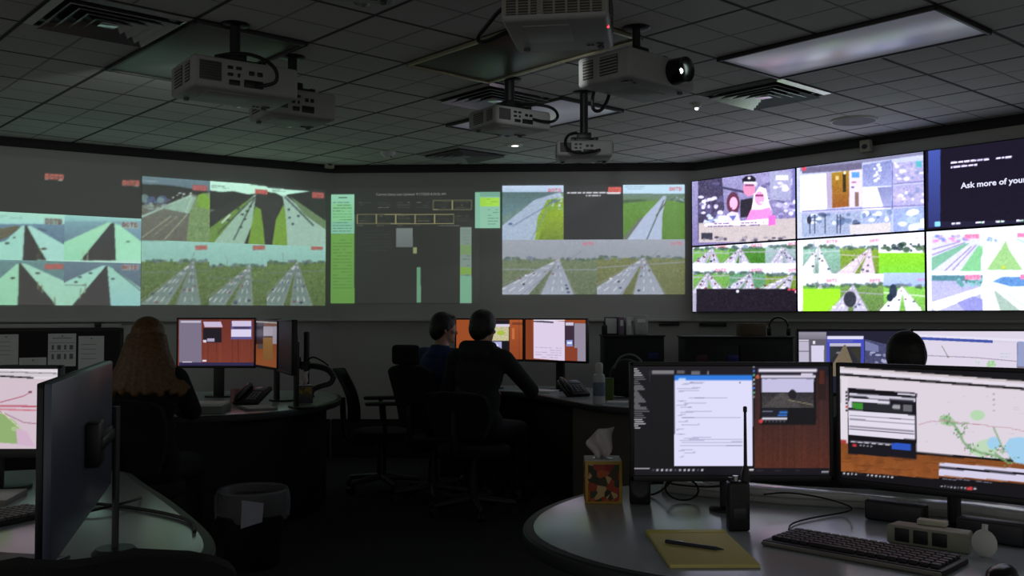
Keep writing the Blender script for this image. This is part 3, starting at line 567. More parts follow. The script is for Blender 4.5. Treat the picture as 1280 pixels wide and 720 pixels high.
# ================================================================== THE CEILING'S THINGS
LENSP = mat('frosted_light_panel', (228, 230, 240), 0.25, spec=0.9, var=0.02); _b = LENSP.node_tree.nodes['Principled BSDF']; _b.inputs['Emission Color'].default_value = (0.78, 0.80, 1.0, 1); _b.inputs['Emission Strength'].default_value = 0.07      # panels are off; faint emission stands in for reflected display glow
LFRAME = mat('light_frame', (54, 54, 54), 0.5)
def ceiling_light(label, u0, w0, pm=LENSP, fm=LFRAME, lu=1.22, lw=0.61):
    c = lat(u0 + lu / 2, w0 + lw / 2, CEIL - 0.014); t = thing('ceiling_light', label, 'light', c, AW, 'ceiling light panels')
    b = MB(); f = 0.018
    for s in (-1, 1): b.box((s * (lw / 2 - f / 2), 0, 0.004), (f, lu, 0.02), 0.003); b.box((0, s * (lu / 2 - f / 2), 0.004), (lw, f, 0.02), 0.003)
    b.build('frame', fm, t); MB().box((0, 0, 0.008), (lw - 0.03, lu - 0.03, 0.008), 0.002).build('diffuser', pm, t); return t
LBROWN = mat('dark_amber_light_panel', (58, 52, 36), 0.4, var=0.05); LEDGE = mat('projector_lit_edge', (196, 190, 160), 0.3, metal=0.5)  # LEDGE: projector light on the frame edges is put into its colour
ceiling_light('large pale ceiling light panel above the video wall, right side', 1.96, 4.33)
ceiling_light('unlit grey green ceiling light panel above the left projector', 4.40, 1.88, mat('greenish_light_panel', (112, 118, 104), 0.4))
ceiling_light('dark amber ceiling panel with bright thin edges, behind the large projector', 3.18, 3.11, LBROWN, LEDGE)
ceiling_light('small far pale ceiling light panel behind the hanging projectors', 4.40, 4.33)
def vent(label, u0, w0, m=ALU):
    S = 0.60; c = lat(u0 + 0.305, w0 + 0.305, CEIL - 0.03); t = thing('ceiling_vent', label, 'vent', c, AW, 'square ceiling air diffusers')
    def ring(a0, z0, a1, z1, th=0.004):
        b = bmesh.new(); R = []
        for a, z in ((a0, z0), (a1, z1), (a1, z1 + th), (a0, z0 + th)):
            R.append([b.verts.new((sx * a, sy * a, z)) for sx, sy in ((-1, -1), (1, -1), (1, 1), (-1, 1))])
        for i in range(4):
            for k in range(4): b.faces.new((R[i][k], R[i][(k + 1) % 4], R[(i + 1) % 4][(k + 1) % 4], R[(i + 1) % 4][k]))
        bmesh.ops.recalc_face_normals(b, faces=b.faces); mb = MB(); mb._merge(b); return mb
    ring(S / 2, 0.024, S / 2 - 0.035, 0.014).build('frame', m, t, flat=True)
    for k, a in enumerate((0.250, 0.195, 0.140, 0.085)): ring(a, -0.004, a - 0.046, 0.028).build('louvre', m, t, flat=True)
    MB().box((0, 0, 0.004), (0.08, 0.08, 0.006), 0.002).build('centre_plate', m, t); MB().box((0, 0, 0.029), (S - 0.02, S - 0.02, 0.002)).build('duct_backing', BLACK, t); return t
vent('shiny square ceiling vent at top left corner', 4.40, 1.28)
vent('square ceiling vent behind the hanging pole of the middle projector', 4.40, 3.72)
vent('square ceiling vent beside the large pale light panel on the right', 3.18, 4.94)
vent('small far ceiling vent near the centre wall', 6.23, 4.94, mat('dull_vent_metal', (150, 152, 150), 0.5))
# small ceiling things
t = thing('downlight', 'small glowing round ceiling downlight near the centre wall', 'light', lat(5.91, 5.28, CEIL - 0.012))
MB().lathe([(0.03, 0.0), (0.062, 0.0), (0.066, 0.006), (0.066, 0.012), (0.03, 0.012)]).build('trim_ring', WHITE, t)
MB().lathe([(0.001, 0.002), (0.031, 0.002), (0.031, 0.008), (0.001, 0.008)]).build('bulb', glow('downlight_bulb', (255, 252, 240), 6), t)
l = bpy.data.lights.new('downlight_lamp', 'SPOT'); l.energy = DOWNLIGHT_WATT; l.spot_size = math.radians(110); l.color = (1, 0.95, 0.86); l.shadow_soft_size = 0.03
o = bpy.data.objects.new('downlight_lamp', l); COL.objects.link(o); o.parent = t; o.location = (0, 0, -0.01)
t = thing('smoke_detector', 'small white smoke detector on ceiling near the left end of the centre wall', 'smoke detector', lat(6.9, 4.69, CEIL - 0.05))
MB().lathe([(0.001, 0), (0.03, 0.0), (0.05, 0.015), (0.065, 0.03), (0.07, 0.05), (0.001, 0.05)]).build('cover', WHITE, t); MB().cyl((0.03, -0.02, 0.0), (0.03, -0.02, 0.012), 0.008).build('indicator', DARKG, t)
t = thing('ceiling_speaker', 'flat round ceiling speaker above the right end of the video wall', 'speaker', lat(3.53, 6.45, CEIL - 0.012))
MB().lathe([(0.001, 0.003), (0.14, 0.0), (0.15, 0.0), (0.158, 0.006), (0.158, 0.012), (0.001, 0.012)]).build('grille', mat('speaker_grille', (118, 117, 116), 0.7), t)
MB().lathe([(0.150, -0.001), (0.158, -0.003), (0.165, 0.003), (0.165, 0.012), (0.150, 0.012)]).build('rim', WHITE, t)
for (fr, px, py, lab) in ((FL, 421, 205, 'small beige sensor box on the corner of left and centre walls'), (FR, 1083, 183, 'small beige sensor box above the video wall')):
    x, z = fr.uv(px, py, 0.07); t = thing('wall_sensor', lab, 'sensor', fr.at(min(x, -0.06) if fr is FL else x, 0.046, z - 0.05), fr.rotz)
    MB().box((0, -0.028, 0.05), (0.09, 0.055, 0.10), 0.012).build('case', mat('beige_plastic', (176, 170, 150), 0.5), t); MB().sph((0, -0.055, 0.045), (0.026, 0.012, 0.02)).build('lens', DARKG, t)

# ------------------------------------------------------------------ hanging projectors: local +Y = throw direction, viewer sees the back (-Y)
def projector(label, loc, rotz, w, d, h, pole_top, back='ports', spot=None, lens_side=0.2, mount=True, cable=None, group='ceiling projectors', pole_r=0.025, under=False, watt=None, colour=(1, 1, 1), spread=60):
    """loc = centre of the underside"""
    t = thing('projector', label, 'projector', loc, rotz, group)
    b = MB().box((0, 0, h / 2), (w, d, h), 0.018, seg=3); b.build('housing', WHITEP, t)
    # lens at the throw end
    b = MB(); M = Matrix.Rotation(-math.pi / 2, 4, 'X'); r = min(0.062, h * 0.42); x = w * lens_side
    b.lathe([(r * .62, 0.03), (r * .8, 0.075), (r, 0.08), (r * 1.04, 0.0), (r * 1.04, -0.02), (r * .62, -0.02), (r * .62, 0.03)], c=(x, d / 2, h * .52), M=M); b.build('lens_barrel', BLACKG, t)
    g = MB().sph((x, d / 2 + 0.02, h * .52), (r * .6, 0.022, r * .6)).build('lens_glass', mat('lens_glass', (16, 20, 26), 0.08), t)
    MB().sph((x - r * .12, d / 2 + 0.036, h * .52), (r * .22, 0.012, r * .22)).build('lamp_glow', glow('projector_lamp_glow', (225, 255, 240), 9), t)
    # vents on the two sides, ports at the back, feet and lamp door below
    for s in (-1, 1):
        for yc, ln in ((-d * .28, d * .2), (d * .12, d * .34)):
            gb = MB(); gb.box((s * w / 2, yc, h * .52), (0.006, ln, h * .62), 0.002); gb.build('vent_recess', GRILLE, t)
            gb = MB()
            for k in range(6): gb.box((s * (w / 2 + 0.003), yc, h * (.27 + k * .1)), (0.006, ln * .96, h * .035), 0.001)
            gb.build('vent_slats', WHITEP if back == 'ports' else GRILLE, t)
    bk = MB()
    if back == 'ports':
        MB().box((-w * .34, -d / 2, h * .54), (w * .2, 0.006, h * .6), 0.002).build('exhaust_vent', mat('exhaust_vent', (88, 88, 84), 0.6), t)
        gb = MB()
        for k in range(7): gb.box((-w * .34, -d / 2 - 0.003, h * (.3 + k * .08)), (w * .19, 0.005, h * .022), 0.001)
        gb.build('exhaust_slats', DARKG, t)
        for i, (px_, pz, a, c_) in enumerate(((-.16, .72, .05, .05), (-.08, .72, .05, .05), (-.16, .5, .05, .05), (-.08, .5, .025, .06), (-.12, .26, .1, .08), (.04, .62, .05, .07), (.12, .62, .05, .07), (.06, .28, .18, .12))):
            bk.box((w * px_, -d / 2 - 0.002, h * pz), (w * a, 0.010, h * c_ * 2), 0.003)
        bk.build('port_panel', BLACK, t)
    else:
        for i in range(2):
            x0 = -w * .47 + i * w * .36
            MB().box((x0 + w * (.16 if i == 0 else .28), -d / 2, h * .5), (w * (.30 if i == 0 else .54), 0.006, h * .74), 0.002).build('exhaust_vent', GRILLE, t)
        gb = MB()
        for k in range(12): gb.box((0.0, -d / 2 - 0.003, h * (.16 + k * .062)), (w * .92, 0.005, h * .018), 0.001)
        for k in range(9): gb.box((-w * .46 + k * w * .115, -d / 2 - 0.004, h * .5), (w * .022, 0.006, h * .74), 0.001)
        gb.build('exhaust_slats', mat('cream_slats', (150, 148, 134), 0.6), t)
        MB().box((w * .485, -d / 2 + d * .3, 0.004), (0.008, 0.014, 0.006)).build('red_lamp', glow('red_lamp', (255, 60, 70), 2.5), t)
    for sx in (-.38, .38):
        b = MB(); b.lathe([(0.012, -0.008), (0.014, 0), (0.014, 0.004), (0.001, 0.004)], c=(w * sx, d * .36, -0.002)).lathe([(0.001, -0.008), (0.012, -0.008)], c=(w * sx, d * .36, -0.002))
        b.build('foot', DARKG, t)
    b = MB()
    for k, (fx, fy) in enumerate(((.26, .30), (.30, .30), (.38, .27))): b.box((w * fx, d * fy, -0.001), (0.014 if k < 2 else 0.03, 0.012 if k < 2 else 0.03, 0.006), 0.002)
    b.build('lock_slots', DARKG, t)
    MB().box((-w * .1, -d * .1, -0.001), (w * .45, d * .5, 0.004), 0.002).build('filter_door', WHITEP, t)
    if mount:
        b = MB().box((0, 0, h + 0.02), (w * .36, d * .4, 0.02), 0.004).box((0, 0, h + 0.045), (0.09, 0.09, 0.04), 0.006)
        for sx in (-1, 1):
            for sy in (-1, 1): b.box((sx * w * .2, sy * d * .24, h + 0.012), (0.03, 0.05, 0.028), 0.004)
        b.build('mount_bracket', BLACK, t); MB().cyl((0, 0, h + 0.04), (0, 0, pole_top - loc[2]), pole_r).build('pole', BLACK, t)
        MB().lathe([(0.001, -0.012), (0.055, -0.012), (0.07, -0.004), (0.07, 0.0)], c=(0, 0, pole_top - loc[2])).build('ceiling_flange', BLACK, t)
    if cable: MB().tube(cable, 0.009, smooth=3).build('cable', CABLE, t)
    if watt:
        l = bpy.data.lights.new('projector_lamp', 'SPOT'); l.energy = watt; l.color = colour; l.shadow_soft_size = 0.03; l.spot_size = math.radians(spread); l.spot_blend = 0.3
        o = bpy.data.objects.new('projector_lamp', l); COL.objects.link(o); o.parent = t; o.location = (x, d / 2 + 0.10, h * .5)
        o.rotation_euler = Euler((math.radians(90 - 2), 0, 0))
    return t
ZB = EYE + 1.1
# left pair throwing on the left wall
a = P(240.6, 106, 4.35); b_ = P(373, 125, 4.65); mid_ = (a + b_) / 2; zb = (a.z + b_.z) / 2; aL = math.atan2(b_.y - a.y, b_.x - a.x)
wl = (Vector((b_.x, b_.y)) - Vector((a.x, a.y))).length; dl = 0.34; n_ = Vector((-math.sin(aL), math.cos(aL), 0))
projector('white projector hanging at left, back ports and cable facing the room', (mid_.x + n_.x * dl / 2, mid_.y + n_.y * dl / 2, zb), aL, wl, dl, 0.15, CEIL,
          cable=[(-0.10, -0.02, 0.19), (-0.08, -0.19, 0.17), (0.0, -0.25, 0.165), (0.10, -0.27, 0.12), (0.12, -0.25, 0.05), (0.06, -0.22, 0.03), (0.04, -0.172, 0.035)], watt=PROJECTOR_WATT, colour=(0.88, 1, 0.95))
r_ = Vector((math.cos(aL), math.sin(aL), 0)); projector('second white projector half hidden behind the left projector', tuple(Vector((mid_.x, mid_.y, zb + 0.01)) + n_ * (dl + 0.22) + r_ * 0.46), aL, 0.38, 0.32, 0.145, CEIL)
# big near projector throwing on the centre wall
a = P(626, 27, 3.58); b_ = P(760, 21, 3.52); mid_ = (a + b_) / 2; aC = math.atan2(b_.y - a.y, b_.x - a.x); wl = (b_ - a).length; dl = 0.45
n_ = Vector((-math.sin(aC), math.cos(aC), 0))
projector('large white projector nearest the camera at top centre, slatted exhaust facing back', (mid_.x + n_.x * dl / 2, mid_.y + n_.y * dl / 2, (a.z + b_.z) / 2), aC, wl, dl, 0.17, CEIL, back='grille',
          cable=[(-0.20, 0.00, 0.13), (-0.25, 0.06, 0.14), (-0.31, 0.12, 0.10), (-0.36, 0.14, 0.05), (-0.34, 0.10, 0.015), (-0.28, 0.06, 0.02), (-0.23, 0.05, 0.04), (-0.20, 0.06, 0.05)], watt=PROJECTOR_WATT, colour=(0.95, 0.97, 1), spread=36, lens_side=-0.30)
# right projector with its lens towards the room
a = P(786.5, 95, 4.4); b_ = P(868.5, 116.5, 4.74); ang = math.atan2(b_.y - a.y, b_.x - a.x); wl = (b_ - a).length; dl = 0.33; mid_ = (a + b_) / 2; n_ = Vector((-math.sin(ang), math.cos(ang), 0))
projector('white projector with glowing round lens facing the room, right of centre', (mid_.x + n_.x * dl / 2, mid_.y + n_.y * dl / 2, (a.z + b_.z) / 2), ang + math.pi, wl, dl, 0.145, CEIL, lens_side=-0.16, back='ports',
          cable=[(0.08, -0.19, 0.05), (0.08, -0.22, 0.0), (0.07, -0.23, -0.07), (0.03, -0.21, -0.075), (-0.0, -0.19, -0.02), (-0.02, -0.19, 0.04)], pole_r=0.02)
# middle small projector on a pole, and the frontal one on the long pole
c_ = P(637, 152, 5.72); projector('small white projector on short black pole in the middle of the ceiling', (c_.x, c_.y, ZB + 0.01), AW - 0.12, 0.40, 0.30, 0.11, CEIL,
          cable=[(0.02, -0.05, 0.15), (0.08, -0.16, 0.14), (0.16, -0.22, 0.12), (0.22, -0.20, 0.08), (0.20, -0.17, 0.045), (0.12, -0.17, 0.04), (0.06, -0.152, 0.05)], pole_r=0.03)
c_ = P(730, 190, 6.05); projector('small white projector on long black pole with cable loop in front', (c_.x, c_.y, EYE + 0.99), -0.03, 0.35, 0.28, 0.10, CEIL,
          cable=[(-0.05, -0.05, 0.16), (-0.11, -0.15, 0.13), (-0.13, -0.19, 0.06), (-0.09, -0.2, 0.015), (-0.02, -0.2, 0.005), (0.06, -0.19, 0.02), (0.09, -0.15, 0.035)], pole_r=0.026)
# dark projector body cut by the top edge of the frame
c_ = P(440, 16, 3.9); projector('dim projector cut by the top of the frame, left of the large projector', (c_.x, c_.y - 0.12, c_.z + 0.06), aC + 0.4, 0.42, 0.36, 0.12, CEIL, pole_r=0.022)
t = thing('indicator_light', 'tiny bright ceiling indicator light right of the glowing projector', 'light', lat(3.96, 5.17, CEIL - 0.03))
MB().lathe([(0.001, -0.0), (0.02, 0.004), (0.03, 0.012), (0.03, 0.03), (0.001, 0.03)]).build('base', WHITE, t); MB().sph((0, 0, 0.0), 0.012).build('bulb', glow('indicator_bulb', (240, 240, 255), 5), t)

# ================================================================== DESKS
DZ = 0.74
def chaikin(pts, n=2):
    for _ in range(n):
        q = []
        for a, b in zip(pts, pts[1:] + pts[:1]): q += [(a[0] * .75 + b[0] * .25, a[1] * .75 + b[1] * .25), (a[0] * .25 + b[0] * .75, a[1] * .25 + b[1] * .75)]
        pts = q
    return pts
def inset(pts, d):
    ar = sum(a[0] * b[1] - b[0] * a[1] for a, b in zip(pts, pts[1:] + pts[:1])); sg = 1 if ar > 0 else -1; out = []
    for i in range(len(pts)):
        a, b, c = Vector(pts[i - 1]), Vector(pts[i]), Vector(pts[(i + 1) % len(pts)]); t = (c - a).normalized(); n = Vector((-t.y, t.x)) * sg; out.append(tuple(b + n * d))
    return out
def desk(label, pts, org, panels, rnd=2, group='curved control room desks'):
    pts = chaikin([(p[0] - org[0], p[1] - org[1]) for p in pts], rnd)
    t = thing('control_desk', label, 'desk', (org[0], org[1], 0), 0, group)
    MB().prism(pts, DZ - 0.045, DZ - 0.002, 0.008).build('edge_band', EDGE, t)
    MB().prism(inset(pts, 0.03), DZ - 0.02, DZ, 0.001).build('desktop', DESK, t)
    for nm, pp, z0, z1, m in panels:
        MB().prism([(p[0] - org[0], p[1] - org[1]) for p in pp], z0, z1, 0.004).build(nm, m, t)
    return t
def band(pts, th):        # thin wall along a path
    o = []
    for i in range(len(pts)):
        a = Vector(pts[max(i - 1, 0)]); b = Vector(pts[min(i + 1, len(pts) - 1)]); d = (b - a).normalized(); o.append(Vector(pts[i]) + Vector((-d.y, d.x)) * th)
    return list(pts) + [tuple(p) for p in o[::-1]]
# foreground desk on the right, rounded end towards the left
D1 = [(0.42, 3.42), (0.24, 3.24), (0.10, 3.02), (0.03, 2.80), (0.03, 2.60), (0.10, 2.42), (0.24, 2.24), (0.44, 2.12), (0.80, 1.95), (1.15, 1.62), (1.60, 1.25), (2.25, 1.55), (2.45, 2.10), (2.00, 2.75), (1.45, 3.15), (0.95, 3.40)]
desk('grey curved foreground desk with rounded end, under the two near monitors', D1, (1.0, 2.5),
           [('base_panel', chaikin([(0.52, 3.2), (0.34, 3.0), (0.26, 2.72), (0.36, 2.45), (0.6, 2.32), (0.9, 2.5), (1.2, 2.35), (1.8, 1.9), (2.1, 2.1), (1.8, 2.6), (1.3, 3.0), (0.9, 3.2)], 2), 0.0, DZ - 0.05, PANELB)])
rail_path = [(0.50, 3.24), (0.68, 3.12), (0.86, 3.02), (1.08, 2.96), (1.32, 2.79), (1.52, 2.58), (1.70, 2.36)]
d1_ = thing('desk_rail', 'pale raised rail along the back of the foreground desk behind the near monitors', 'rail', (1.0, 2.5, 0))
MB().prism([(p[0] - 1.0, p[1] - 2.5) for p in band(rail_path, 0.03)], DZ, DZ + 0.018, 0.003).build('back_rail', RAIL, d1_)
MB().prism([(p[0] - 1.0, p[1] - 2.5) for p in band([(p[0] + .014, p[1] + .032) for p in rail_path], 0.11)], DZ + 0.002, DZ + 0.036, 0.003).build('cable_channel', mat('white_rail_top', (236, 236, 234), 0.14, spec=0.8), d1_)
# middle desk with the two men
D2 = [(-0.70, 7.55), (-0.10, 7.62), (0.08, 7.48), (0.28, 7.05), (0.46, 6.58), (0.62, 6.22), (1.35, 6.05), (1.75, 6.5), (1.55, 7.1), (1.1, 7.55), (0.75, 7.9), (0.3, 8.2), (-0.3, 8.2), (-0.75, 8.05)]
desk('black fronted desk under the monitors beside the two men', D2, (0.5, 7.4),
     [('front_panel', band([(0.16, 7.56), (0.36, 7.12), (0.46, 6.86)], 0.03), 0.0, DZ - 0.05, PANELB), ('end_cabinet', [(0.43, 6.82), (0.80, 6.52), (0.98, 6.76), (0.61, 7.06)], 0.0, DZ - 0.05, PANELG), ('rear_panel', band([(-0.6, 8.0), (0.4, 8.05), (1.0, 7.8)], 0.03), 0.0, DZ - 0.05, PANELB)], rnd=2)
# left desk with the woman
D3 = [(-1.55, 7.65), (-1.32, 7.35), (-1.22, 6.95), (-1.22, 6.55), (-1.32, 6.15), (-1.50, 5.85), (-1.85, 5.66), (-2.4, 5.60), (-3.1, 5.65), (-3.2, 6.3), (-2.9, 7.2), (-2.2, 7.7)]
arc = [(-2.6, 7.45), (-1.9, 7.50), (-1.50, 7.25), (-1.36, 6.9), (-1.36, 6.5), (-1.46, 6.16), (-1.62, 5.95), (-1.72, 5.86)]
desk('dark desk with rounded right end in front of the woman with long hair', D3, (-2.1, 6.5), [('front_panel', band(arc, 0.03), 0.0, DZ - 0.05, PANELB)])
# near desk at the left edge
D4 = [(-1.30, 3.42), (-1.12, 3.15), (-0.92, 2.82), (-0.79, 2.58), (-0.735, 2.40), (-0.76, 2.20), (-0.86, 1.95), (-0.98, 1.72), (-1.3, 1.66), (-1.9, 1.9), (-2.4, 2.6), (-2.4, 3.4), (-1.9, 3.75), (-1.5, 3.75)]
desk('dim desk corner at lower left, under the dark wide monitor', D4, (-1.5, 2.8), [('base_panel', chaikin([(-1.35, 3.3), (-1.1, 2.9), (-0.98, 2.6), (-1.0, 2.3), (-1.15, 2.2), (-1.4, 2.6), (-1.9, 3.2), (-1.9, 3.45), (-1.5, 3.5)], 2), 0.0, DZ - 0.05, PANELB)])
# desk behind the foreground monitors
D5 = [(1.30, 5.6), (1.22, 5.2), (1.40, 4.95), (2.2, 4.9), (3.2, 4.6), (3.6, 4.8), (3.5, 5.4), (2.6, 5.75)]
desk('desk behind the foreground monitors, mostly hidden by them', D5, (2.2, 5.2), [('rear_panel', band([(1.45, 5.45), (2.5, 5.55), (3.3, 5.25)], 0.03), 0.0, DZ - 0.05, PANELB)])

# ================================================================== MONITORS
def monitor(label, o, r, wd, z0, z1, draw=None, dens=330, back=BLACK, bz=0.012, dz=DZ, stand='foot', bg=(14, 13, 18), base_y=0.09, chin=0.018, name='monitor'):
    fr = Frame(o, r); t = thing(name, label, 'monitor', fr.at(wd / 2, 0, dz), fr.rotz, 'desk monitors')
    a, b = z0 - dz, z1 - dz; zc = (a + b) / 2; h = b - a
    hb = MB().box((0, 0.018 if stand else 0.013, zc), (wd, 0.026 if stand else 0.016, h), 0.006); 
    if stand: hb.box((0, 0.040, zc - .02), (wd * .62, 0.03, h * .6), 0.014)
    hb.build('housing', back, t)
    m = MB()
    for s in (-1, 1): m.box((s * (wd / 2 - bz / 2), 0.0, zc), (bz, 0.012, h), 0.003)
    m.box((0, 0, b - bz / 2), (wd, 0.012, bz), 0.003); m.box((0, 0, a + chin / 2), (wd, 0.012, chin), 0.003); m.build('bezel', BLACK, t)
    if draw:
        c = Canvas(fr, bz, wd - bz, z0 + chin, z1 - bz, 0.0, dens, bg); draw(c); c.build('screen', M_MON, t, wd / 2, dz, y=-0.001)
    else:
        MB().box((0, 0.003, zc), (wd - bz * 2, 0.004, h - bz * 2)).build('screen', mat('dark_screen', (58, 62, 72), 0.5), t)
    if stand == 'foot':
        MB().box((0, 0.075, (zc) / 2 + .02), (0.075, 0.025, zc + .02), 0.006).build('stand_neck', BLACK, t)
        MB().prism(chaikin([(-.11, -.06), (.11, -.06), (.11, .1), (-.11, .1)], 2), 0.0, 0.012, 0.003, Matrix.Translation((0, base_y, 0))).build('stand_base', BLACK, t)
    elif stand == 'pole':
        MB().cyl((0, 0.085, 0.0), (0, 0.085, zc + .06), 0.018).build('stand_neck', BLACK, t); MB().lathe([(0.001, 0.014), (0.04, 0.014), (0.05, 0.008), (0.05, 0.0), (0.001, 0.0)], c=(0, 0.085, 0)).build('stand_base', BLACK, t)
    return t, fr
WOOD1, WOOD2 = (92, 46, 32), (66, 32, 24)
def wood(c, pts, a, b, n=26, vertical=True):
    c.poly(pts, a, col2=b, noise=3); xs = [p[0] for p in pts]; ys = [p[1] for p in pts]; r = c._mask([c.q(p) for p in pts])
    for k in range(n):
        if vertical:
            x = random.uniform(min(xs) + 1, max(xs) - 1); c.poly([(x, min(ys)), (x + 1.4, min(ys)), (x + 1.4, max(ys)), (x, max(ys))], (0, 0, 0) if k % 2 else (150, 80, 50), alpha=.10)
def m1(c):
    c.rect(780, 445, 1050, 600, (15, 14, 19)); c.rect(787, 455, 942, 470, (22, 20, 28)); wood(c, [(943, 452), (1040, 452), (1040, 588), (943, 588)], (40, 26, 34), (84, 42, 30)); c.rect(943, 452, 1040, 470, (22, 18, 34), alpha=.85)
    c.rect(1022, 462, 1032, 500, (34, 18, 16), alpha=.7); c.rect(1024, 463, 1030, 480, (84, 36, 24), alpha=.8)
    c.dashes(790, 452, 818, 3, 2.4, (150, 150, 160), th=.8, fill=.8); c.dashes(792, 457.5, 858, 1, 3, (170, 170, 178), th=1); c.rect(815, 463, 842, 467.5, (120, 118, 122)); c.rect(846, 463, 856, 467, (90, 88, 94)); c.rect(864, 463.5, 875, 468, (104, 102, 110)); c.rect(884, 463.5, 886, 468, (120, 120, 126))
    for k in range(30): c.line((791 + (k * 7 % 3), 461 + k * 2.55), (797 + (k * 13 % 11) + (6 if 18 < k < 25 else 0), 461 + k * 2.55), 1.1, (158, 158, 164))
    c.line((812, 463), (812, 478), .7, (60, 60, 66)); c.rect(843, 470, 940.5, 582, (222, 221, 250)); c.rect(843, 469, 940.5, 475.5, (44, 122, 222)); c.rect(848, 472.5, 857, 475.5, (190, 214, 246)); c.ell(925, 478.5, 1, 1, (60, 60, 90))
    for x, y, l in ((846, 485.5, 30), (852, 480, 26), (862, 478, 18), (848, 489, 26), (861, 497.5, 48), (847, 501.5, 11), (855, 504.5, 28), (846, 507, 12), (850, 509.5, 15), (850, 515, 40), (847, 519, 10), (852, 522, 74), (848, 527, 12), (852, 531, 22), (845, 537, 10), (846, 543, 10), (855, 547.5, 34), (850, 550, 78), (852, 553, 76), (850, 557.5, 78), (848, 563, 18), (855, 566, 14), (850, 571, 5)): c.line((x, y), (x + l, y - .6), .8, (150, 148, 182))
    c.rect(788, 585, 1036, 592, (20, 18, 26)); c.rect(790, 585, 812, 586.5, (150, 150, 156)); 
    for k in range(12): c.rect(815 + k * 5.6, 586, 817.6 + k * 5.6, 588.6, (170, 170, 182) if k % 5 else (60, 60, 70))
    c.rect(936, 586, 942, 588, (220, 220, 226)); c.dashes(945, 588.5, 1000, 1, 2, (70, 60, 66), th=1, fill=.6)
    for k in range(8): c.rect(941, 457 + k * 5.4, 943.4, 459.6 + k * 5.4, ((120, 130, 140), (70, 110, 190), (90, 170, 130), (150, 150, 160))[k % 4])
    c.rect(948, 461, 1021, 465, (222, 216, 232)); c.rect(950, 466.5, 1020, 468.5, (24, 22, 34)); c.rect(1001, 466, 1016, 469, (214, 208, 226)); c.rect(951, 469, 1019, 472, (206, 200, 220)); c.rect(950, 472, 1020, 531, (14, 12, 18)); c.rect(952, 472.5, 1017, 492, (196, 192, 226)); c.rect(952, 490, 1017, 509.5, (44, 42, 48), col2=(64, 60, 60), noise=9)
    c.poly([(975, 491), (982, 491), (1000, 509), (952, 509)], (72, 68, 70), noise=6); c.ell(990.5, 493, 5.2, 6, (28, 26, 32)); c.line((985, 500), (1016, 506), .8, (150, 140, 110)); c.dashes(955, 474.5, 972, 1, 2, (120, 116, 150)); c.dashes(1008, 474.5, 1016, 1, 2, (120, 116, 150))
    c.rect(952, 510, 984, 524, (26, 28, 40)); c.rect(953, 514, 966, 515, (180, 180, 200)); c.rect(974, 514, 984, 517, (50, 120, 210)); c.rect(972, 518, 984, 520, (46, 110, 200)); c.rect(952, 522, 984, 524.5, (222, 220, 234)); c.ell(947, 471, 2.6, 2.6, (170, 90, 60)); c.ell(951, 526.5, 2.6, 2.4, (206, 60, 66))
    for k in range(6): c.rect(956 + k * 4.6, 525.6, 958 + k * 4.6, 527.4, (130, 128, 140))
    c.rect(1027, 588.5, 1036, 590.5, (150, 150, 160))
